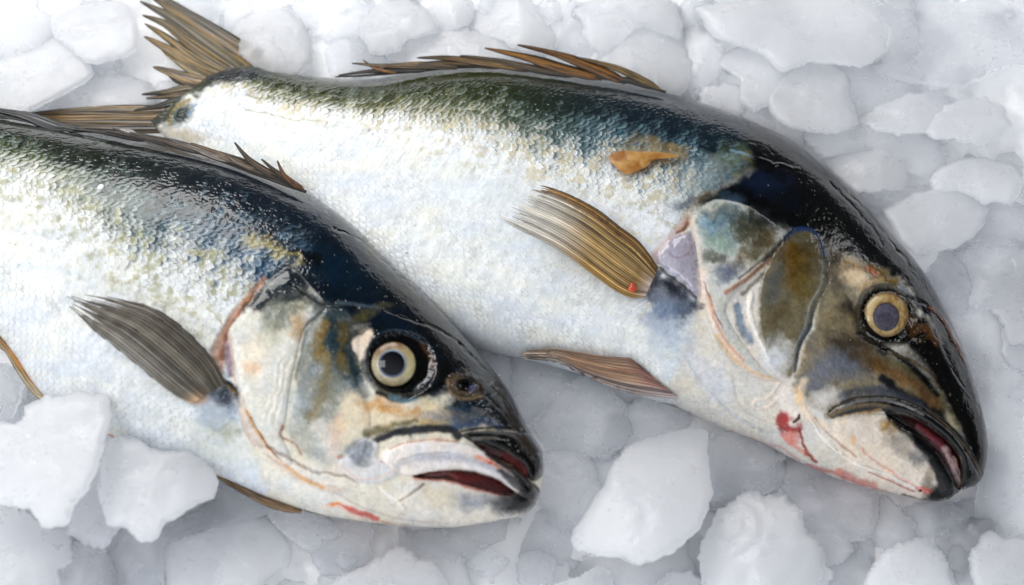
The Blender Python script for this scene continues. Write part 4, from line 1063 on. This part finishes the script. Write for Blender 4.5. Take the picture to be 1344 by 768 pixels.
# lower left
chunk('largest bright white ice slab lying over the belly of the nearer fish', [(-60,556),(0,553),(18,556),(30,545),(34,534),(62,520),(98,515),(120,517),(143,516),(146,545),(138,580),(132,604),(116,640),(98,660),(90,690),(60,694),(36,670),(0,664),(-60,660)], FR, 2.42, .42, (.1,.25), flat=7, jag=2)
chunk('broad grey-white ice slab with notched lower edge against the belly of the nearer fish', [(132,602),(140,578),(155,571),(176,574),(200,586),(216,592),(250,592),(266,602),(277,613),(287,632),(281,655),(256,664),(232,682),(214,690),(206,708),(182,712),(168,694),(140,690),(128,650)], FR, 2.15, .4, (0,.2), flat=6, jag=1.6)
chunk('thin grey ice slab tucked under the two big white slabs at lower left', [(92,640),(130,600),(175,640),(190,680),(160,690),(136,722),(110,716),(90,700),(86,676)], GR, 1.75, .45, (0,.15), flat=6)
chunk('rounded white ice chunk below the pelvic fin of the nearer fish', [(212,745),(214,716),(236,702),(262,697),(298,686),(338,674),(353,677),(366,690),(382,718),(376,744),(360,752),(346,770),(320,800),(230,800)], FR, 1.25, .55, (.05,.25), flat=5)
chunk('small grey ice piece at the left edge beside the yellow anal fin', [(-40,476),(8,474),(24,480),(31,500),(28,528),(12,552),(-40,556)], GR, 1.25, .5, (0,.1))
chunk('crumbly white ice heap in the lower left corner', [(-60,668),(20,662),(62,690),(92,700),(92,735),(60,790),(-60,820)], FR, 1.5, .6, (0,.1), jag=5, facets=8)
chunk('crumbly grey ice lump right of the corner heap at lower left', [(84,712),(130,712),(160,742),(158,800),(60,810),(70,750)], GR, 1.2, .5, jag=4, facets=8)
chunk('grey wedge of ice between the notched slab and the rounded white chunk', [(150,730),(170,690),(230,684),(280,660),(282,688),(240,700),(214,722),(214,790),(150,800)], GR, .95, .5, (0,.2), jag=2.5)
chunk('flat grey ice sheet under the pelvic fin of the nearer fish', [(276,618),(300,636),(350,652),(420,680),(440,700),(400,720),(372,700),(340,670),(276,696)], GR, .75, .45, (0,.25), flat=7)
chunk('pointed white ice chunk at the bottom edge below the chin of the nearer fish', [(432,776),(452,757),(474,748),(496,736),(520,720),(530,720),(546,736),(560,738),(572,752),(584,780),(560,810),(440,810)], FR, 1.0, .5, (0,.3), flat=6)
chunk('rounded translucent grey ice lump below the throat of the nearer fish', [(411,706),(420,688),(446,678),(474,682),(484,700),(482,730),(462,748),(430,752),(412,736)], GR, .7, .45)
chunk('low smooth grey ice block under the chin of the nearer fish', [(540,700),(600,690),(662,682),(656,708),(630,720),(600,745),(570,748),(545,730)], GR, .7, .45, (0,.2), flat=6)
chunk('small pointed grey ice chip below the chin block at the bottom', [(606,734),(630,722),(652,726),(664,736),(654,752),(640,754),(616,744)], GR, .9, .4)
chunk('small round ice lump at the bottom left of the big pointed white slab', [(679,742),(688,730),(706,724),(724,732),(729,752),(722,772),(706,782),(688,776)], GR, .8, .5)
chunk('wide dim grey ice block between the nearer jaw and the big pointed slab', [(646,702),(676,690),(712,674),(744,694),(752,718),(730,736),(690,728),(656,742)], GR, .5, .5, (0,.1), flat=5)
chunk('low white ice sliver at the bottom edge left of the clear ice', [(730,768),(760,756),(786,744),(796,752),(796,800),(730,800)], FR, .9, .4)
chunk('chipped translucent ice piece below the big pointed white slab', [(742,746),(760,732),(800,728),(836,742),(880,730),(908,706),(912,740),(900,790),(800,796)], CL, .6, .45, jag=4, facets=8)
chunk('small white ice lump at the bottom edge under the big pointed slab', [(866,762),(880,754),(906,752),(920,766),(920,800),(860,800)], FR, .75, .4)
# middle
chunk('big pointed white ice slab standing alone between the two fish heads', [(751,712),(753,696),(772,669),(792,637),(798,622),(806,606),(824,588),(844,576),(866,570),(888,566),(905,562),(922,562),(930,568),(929,600),(931,622),(936,648),(928,672),(918,694),(900,714),(884,724),(857,738),(829,741),(816,733),(784,730),(758,722)], FR, 1.5, .5, (.05,.35), flat=7, jag=1.8)
chunk('round milky ice lump right of the snout of the nearer fish', [(705,552),(716,540),(730,528),(744,508),(762,496),(788,497),(800,514),(816,536),(825,560),(817,580),(790,597),(752,590),(722,580)], GR, .8, .5)
chunk('tall grey ice block under the pelvic fin tip of the farther fish', [(678,478),(686,464),(722,462),(760,484),(762,494),(742,508),(728,530),(708,548),(686,546),(679,520)], GR, .62, .5, (0,.1))
chunk('grey ice block against the forehead of the nearer fish', [(636,462),(664,464),(678,480),(680,520),(680,556),(660,520)], GR, .45, .45)
chunk('upright grey ice piece right of the jaw tip of the nearer fish', [(708,612),(716,598),(744,594),(764,602),(776,628),(784,645),(768,666),(750,684),(734,688),(712,668),(703,640)], GR, .65, .5, (0,.1))
chunk('grey ice lump behind the top of the big pointed white slab', [(822,566),(832,540),(846,526),(864,524),(892,536),(914,554),(906,572),(864,580),(830,596)], GR, .5, .5)
chunk('sunken dim ice between the milky lump and the big pointed slab', [(770,600),(790,596),(822,576),(826,596),(806,612),(792,640),(780,632)], GR, .3, .4)
chunk('round translucent ice lump right of the big pointed white slab', [(931,586),(944,578),(976,576),(1000,584),(1010,606),(1008,636),(994,650),(968,656),(944,662),(932,640)], GR, .72, .5)
chunk('dark hollow ice sliver below the round translucent lump', [(932,664),(946,656),(958,662),(954,670),(940,672)], CL, .6, .2)
chunk('large rough white ice boulder at the bottom edge below the blood stain', [(916,742),(920,716),(934,686),(942,668),(960,659),(976,648),(990,643),(1006,648),(1026,648),(1040,662),(1054,668),(1058,694),(1072,714),(1082,724),(1082,750),(1070,790),(1040,810),(930,810)], FR, 1.25, .6, (0,.3), flat=4, jag=3.2, facets=7)
chunk('white chip on the right rim of the rough boulder at the bottom', [(1062,722),(1080,716),(1084,738),(1092,752),(1080,780),(1060,776)], FR, 1.05, .3)
chunk('wide smooth grey ice block under the throat of the farther fish', [(1037,634),(1046,610),(1086,624),(1128,636),(1142,656),(1140,680),(1126,700),(1108,706),(1088,702),(1066,690),(1058,670),(1040,652)], GR, .68, .5, (0,.1), flat=5)
chunk('narrow dim ice block right of the round translucent lump', [(1006,590),(1030,600),(1044,614),(1036,640),(1014,650),(1008,630)], GR, .4, .4)
chunk('clear wet ice shard right of the rough boulder', [(1078,714),(1094,706),(1122,708),(1130,726),(1142,738),(1132,790),(1086,790),(1084,744)], CL, .5, .45, jag=3, facets=9)
chunk('sparkling cracked clear ice under the chin of the farther fish', [(1140,668),(1166,662),(1190,676),(1200,700),(1180,716),(1160,726),(1146,708)], CL, .6, .45, jag=4, facets=9)
chunk('grey ice block left of the bottom white block under the chin', [(1126,706),(1146,712),(1160,728),(1144,750),(1130,740)], GR, .5, .4)
chunk('smooth grey ice block directly below the jaw tip of the farther fish', [(1194,668),(1230,664),(1262,670),(1280,690),(1270,706),(1230,708),(1204,700)], GR, .55, .45, (0,.1), flat=5)
chunk('squared white ice block at the bottom edge below the chin of the farther fish', [(1140,762),(1148,744),(1160,730),(1184,716),(1204,710),(1218,709),(1226,722),(1238,740),(1244,780),(1236,810),(1146,810)], FR, 1.1, .5, (0,.3), flat=6)
chunk('small clear ice lump between the two white blocks at bottom right', [(1248,724),(1260,717),(1274,728),(1276,744),(1262,752),(1250,742)], CL, .65, .35)
chunk('white ice chunk in the lower right corner', [(1277,736),(1280,724),(1290,708),(1304,703),(1322,710),(1350,712),(1410,730),(1410,810),(1296,810),(1284,770)], FR, 1.0, .5, (0,.25), flat=5)
chunk('small wet ice piece above the lower right corner chunk', [(1262,700),(1276,684),(1300,684),(1312,698),(1292,706),(1278,716)], CL, .6, .35)
# right side
chunk('smooth oval pale ice chunk right of the back of the farther fish head', [(1168,278),(1182,268),(1204,258),(1236,248),(1262,250),(1280,262),(1290,276),(1284,294),(1272,308),(1252,322),(1222,327),(1204,330),(1186,310)], FR, .95, .5, (0,.3), flat=5, jag=1.2)
chunk('wide flat pale ice chunk at the right edge above the smooth oval one', [(1228,238),(1236,224),(1262,214),(1296,211),(1326,220),(1338,238),(1332,256),(1324,266),(1306,262),(1290,264),(1262,250),(1232,252)], FR, .85, .45, (0,.25), flat=5, jag=1.5)
chunk('small smooth pale ice chunk touching the back of the farther fish', [(1088,214),(1110,202),(1140,197),(1162,198),(1180,212),(1188,232),(1180,247),(1158,247),(1130,250),(1108,236)], FR, .9, .45, (0,.25), flat=5, jag=1.2)
chunk('knobbly white ice chunk with a small dark speck at upper right', [(1218,172),(1232,150),(1258,134),(1290,132),(1312,144),(1321,164),(1308,180),(1284,191),(1258,182),(1232,182)], FR, .9, .45, (0,.25), flat=4, jag=2.5)
chunk('long low ice ridge left of the knobbly white chunk', [(1132,158),(1156,140),(1192,126),(1228,122),(1250,134),(1228,160),(1214,174),(1180,174),(1150,168)], FR, .7, .45, (0,.2))
chunk('lumpy grey ice block on the right edge beside the eye level of the farther fish', [(1258,342),(1268,326),(1284,316),(1312,320),(1350,330),(1400,350),(1400,396),(1310,398),(1276,396),(1262,370)], GR, .6, .45, (0,.15), flat=5)
chunk('rounded grey ice lump beside the crown of the farther fish', [(1206,340),(1228,330),(1256,340),(1270,366),(1272,390),(1262,408),(1242,404),(1226,376)], GR, .55, .45)
chunk('dull grey ice between the oval chunk and the right edge', [(1290,280),(1306,264),(1330,270),(1360,290),(1380,326),(1310,320),(1276,314),(1286,298)], GR, .5, .45)
chunk('crumbled white ice mass between the small smooth chunk and the long ridge', [(1060,180),(1086,170),(1130,164),(1180,172),(1224,184),(1240,206),(1214,228),(1190,226),(1176,202),(1130,194),(1090,206)], FR, .6, .45, jag=5, facets=9)
chunk('crumbled pale ice below the small smooth chunk by the fish back', [(1130,254),(1160,250),(1196,246),(1222,244),(1206,258),(1176,272),(1150,272)], FR, .5, .4, jag=3)
chunk('tall upright pale ice block behind the back of the farther fish at upper right', [(1008,132),(1022,112),(1042,94),(1062,80),(1092,82),(1108,100),(1114,130),(1121,158),(1104,168),(1078,170),(1052,168),(1026,156)], FR, 1.0, .5, (0,.35), flat=6, jag=1.5)
chunk('grey ice block right of the tall upright pale one', [(1104,90),(1124,84),(1150,86),(1190,84),(1208,96),(1180,124),(1140,150),(1122,156),(1114,124)], GR, .7, .45, (0,.2), jag=2)
chunk('largest bright ice slab with pointed right end at the top edge', [(930,14),(990,6),(1060,-6),(1120,2),(1150,16),(1166,42),(1154,62),(1134,80),(1122,84),(1098,80),(1062,78),(1030,90),(1000,66),(950,48)], FR, 1.0, .5, (0,.3), flat=6, jag=2)
chunk('bright lump left of the tall upright ice block', [(946,84),(966,68),(996,62),(1024,74),(1038,96),(1024,112),(1008,132),(990,142),(972,128),(972,104)], FR, .85, .45, (0,.3), jag=1.5)
chunk('small pale ice piece touching the ridge of the farther fish back', [(916,124),(930,114),(952,112),(974,118),(979,132),(966,150),(940,146)], FR, .62, .4)
chunk('low pale ice lump just behind the ridge of the back near the head', [(966,152),(986,142),(1016,140),(1042,146),(1055,162),(1050,190),(1010,176)], FR, .6, .4)
chunk('wide dim ice sheet in the upper right corner', [(1160,84),(1196,70),(1206,30),(1196,-20),(1400,-20),(1400,74),(1310,82),(1262,104),(1210,100)], GR, .7, .45, (0,.2), flat=6)
chunk('pale ice block behind the bright slab at the top right', [(1150,-20),(1190,-16),(1200,30),(1206,62),(1190,82),(1160,80),(1168,44),(1150,14)], GR, .75, .4, (0,.2))
# top
chunk('rounded pale ice chunk right of the tail fin of the farther fish', [(306,48),(320,28),(346,17),(374,18),(394,34),(405,58),(400,84),(380,97),(350,94),(322,76)], FR, .85, .5, (0,.3), flat=5, jag=1.5)
chunk('tall white ice lump behind the tail half of the farther fish back', [(476,36),(490,14),(506,2),(532,2),(556,14),(567,34),(560,44),(534,50),(522,64),(490,66)], FR, .8, .45, (0,.25), flat=5)
chunk('wide low ice ridge behind the dorsal fin of the farther fish', [(508,72),(526,50),(550,42),(580,42),(612,38),(640,46),(664,56),(676,72),(640,90),(560,92)], FR, .6, .4, (0,.2))
chunk('low grey ice lump left of the wide ridge behind the dorsal fin', [(420,70),(446,56),(480,60),(504,72),(500,92),(440,98),(414,92)], GR, .6, .4)
chunk('small square ice block at the top edge above the dorsal fin', [(566,12),(590,-6),(618,4),(620,22),(610,34),(590,38),(568,38)], FR, .6, .4)
chunk('broad triangular white ice chunk at the top edge above the dorsal spines', [(620,28),(640,10),(666,-6),(694,0),(710,24),(724,50),(722,66),(700,64),(664,54),(640,44)], FR, .85, .45, (0,.25), flat=5)
chunk('large pale boulder behind the front dorsal spines with overlapping white rim', [(786,84),(800,64),(826,40),(850,20),(874,26),(892,46),(900,80),(900,108),(880,122),(850,112),(820,98)], FR, .85, .5, (0,.3), flat=5)
chunk('curved bright ice piece at the top edge behind the pale boulder', [(764,14),(800,-4),(850,-8),(880,8),(891,34),(884,50),(862,30),(836,38),(800,66),(778,60),(772,36)], FR, .75, .4, (0,.2), flat=6)
chunk('dim ice lump between the triangular chunk and the curved bright piece', [(716,16),(744,4),(766,14),(776,50),(782,80),(750,72),(726,60)], GR, .5, .4)
chunk('pale ice lump right of the pale boulder', [(898,52),(916,46),(942,60),(946,84),(930,108),(914,122),(900,112)], FR, .55, .4)
chunk('dim round ice lump at the top edge right of the curved bright piece', [(888,16),(910,-4),(934,10),(930,40),(910,48),(894,42)], GR, .5, .4)
chunk('big rounded bright ice chunk at upper left beside the tail fin', [(72,26),(94,14),(120,8),(150,5),(166,12),(174,28),(179,48),(175,62),(158,72),(132,79),(110,74),(94,60),(78,48)], FR, 1.05, .5, (0,.3), flat=5, jag=1.2)
chunk('big bright flat ice slab at the upper left edge', [(-60,90),(0,82),(38,70),(66,56),(84,51),(100,68),(113,90),(114,98),(104,108),(62,130),(28,147),(-60,165)], FR, 1.0, .45, (0,.3), flat=7, jag=1.2)
chunk('crumbly grey ice in the upper left corner', [(-60,-20),(10,-20),(40,6),(60,28),(60,48),(20,66),(-60,80)], GR, .7, .45, jag=4, facets=8)
chunk('crumbly pale ice between the flat slab and the tail fin', [(64,132),(104,112),(124,100),(150,104),(176,110),(192,124),(170,142),(110,146),(50,148)], FR, .55, .4, jag=4, facets=8)
chunk('small grey ice block under the rounded chunk beside the tail fin', [(112,82),(140,80),(152,78),(154,96),(140,106),(124,104),(116,94)], GR, .6, .35)
chunk('thin grey ice between the tail fin and the rounded pale chunk at the top', [(240,2),(270,-14),(320,-10),(330,16),(308,36),(290,40),(262,20)], GR, .45, .4)
chunk('dim ice lump at the top edge right of the rounded pale chunk', [(390,4),(430,-14),(476,-6),(484,16),(470,40),(440,52),(410,44),(398,26)], GR, .45, .4)
# the melted sheet at the right and filler lumps in the gaps
chunk('wide melted ice sheet with wavy surface right of the farther fish snout', [(1240,420),(1290,404),(1400,400),(1420,560),(1410,700),(1320,700),(1290,680),(1286,650),(1300,560),(1270,480)], GR, .5, .4, flat=8, facets=2)
rng = np.random.RandomState(5)
VV, FF, o_ = [], [], 0
def rnd_out(cx, cy, s_, rng):
    a = np.linspace(0, 2 * math.pi, 7, endpoint=False) + rng.rand(7) * .6; r = s_ * (.65 + .6 * rng.rand(7))
    e = .7 + .3 * rng.rand(); th = rng.rand() * 3.14
    x = r * np.cos(a); y = r * np.sin(a) * e
    return np.stack([cx + x * math.cos(th) - y * math.sin(th), cy + x * math.sin(th) + y * math.cos(th)], 1).tolist()
for i in range(46):
    cx, cy = -200 + rng.rand() * 1800, -160 + rng.rand() * 1080
    chunk('shapeless medium lump among the crushed ice of the bed', rnd_out(cx, cy, 34 + rng.rand() * 26, rng), [GR, FR, GR, CL][i % 4], .46 + rng.rand() * .14, .4, (0, .1), group='medium lumps in the crushed ice bed', na=80, nr=14)
for i in range(900):
    cx, cy = -500 + rng.rand() * 2400, -400 + rng.rand() * 1600
    v, f = chunk_mesh(rnd_out(cx, cy, 7 + 26 * rng.rand() ** 2, rng), float(lift(cx, cy)) + .46 + rng.rand() * .14, .12 + .2 * rng.rand(), (rng.rand() - .5, rng.rand() - .5), i, jag=1.5, na=28, nr=7)
    VV.append(v); FF.append(f + o_); o_ += len(v)
cru = mesh_obj('crushed_ice', np.concatenate(VV), np.concatenate(FF), ice_grey)
cru['kind'] = 'stuff'; cru['label'] = 'loose crushed ice crumbs between the larger chunks'; cru['category'] = 'crushed ice'
# bed
n = 420
gx, gy = np.meshgrid(np.linspace(-1200, 2500, n), np.linspace(-1100, 1800, n), indexing='ij')
gz = (fbm(gx / 70, gy / 70, 3, 5) - .5) * .45 - np.abs(fbm(gx / 40, gy / 40, 8, 4) - .5) * .5 + .42
gz = np.minimum(gz + .05, .44) + lift(gx, gy)
bed = mesh_obj('ground', P(gx, gy, gz).reshape(-1, 3), grid_faces(n, n), ice_bedm)
bed.name = 'ice_bed'; bed['kind'] = 'structure'; bed['label'] = 'bed of packed crushed ice'
# ================================================================== light, camera
w = bpy.data.worlds.new('World'); scene.world = w; w.use_nodes = True
nt = w.node_tree; bg = nt.nodes['Background']; bg.inputs[0].default_value = (.90, .94, 1.0, 1)
tc = nt.nodes.new('ShaderNodeTexCoord'); dt = nt.nodes.new('ShaderNodeVectorMath'); dt.operation = 'DOT_PRODUCT'
dt.inputs[1].default_value = (-.42, -.80, .43); nt.links.new(tc.outputs['Generated'], dt.inputs[0])
mr = nt.nodes.new('ShaderNodeMapRange'); mr.inputs['From Min'].default_value = -.4; mr.inputs['From Max'].default_value = .9
mr.inputs['To Min'].default_value = .07; mr.inputs['To Max'].default_value = 1.4; mr.interpolation_type = 'SMOOTHSTEP'
nt.links.new(dt.outputs['Value'], mr.inputs['Value']); nt.links.new(mr.outputs[0], bg.inputs[1])
def softbox(loc, target, sx, sy, power, col):
    l = bpy.data.lights.new('softbox', 'AREA'); l.shape = 'RECTANGLE'; l.size = sx; l.size_y = sy; l.energy = power; l.color = col
    o = bpy.data.objects.new('softbox', l); C.objects.link(o); o.location = loc
    d = Vector(target) - Vector(loc); o.rotation_euler = d.to_track_quat('-Z', 'Y').to_euler(); return o
softbox((-9, 19, 14), (0, 0, 0), 17, 9, 4050, (1, .99, .97))
softbox((-14, 1, 17), (-1, 0, 0), 6, 6, 1200, (1, .98, .95))
softbox((17, 13, 10), (3, 0, 0), 6, 5, 300, (.97, .98, 1))
scene.cycles.diffuse_bounces = 8
cam = bpy.data.cameras.new('Camera'); co = bpy.data.objects.new('Camera', cam); C.objects.link(co)
co.location = CAM; co.rotation_euler = (math.pi / 2 - PITCH, 0, 0)
cam.sensor_width = 36; cam.lens = 36 * 30 / 13.44; cam.clip_end = 300; cam.clip_start = .5
cam.dof.use_dof = True; cam.dof.focus_distance = DIST - 1.2; cam.dof.aperture_fstop = .22
scene.camera = co
scene.view_settings.view_transform = 'Standard'; scene.view_settings.look = 'None'; scene.view_settings.exposure = 0
scene.cycles.use_denoising = True
scene.cycles.max_bounces = 10; scene.cycles.transmission_bounces = 8; scene.cycles.transparent_max_bounces = 12
scene.cycles.sample_clamp_indirect = 6
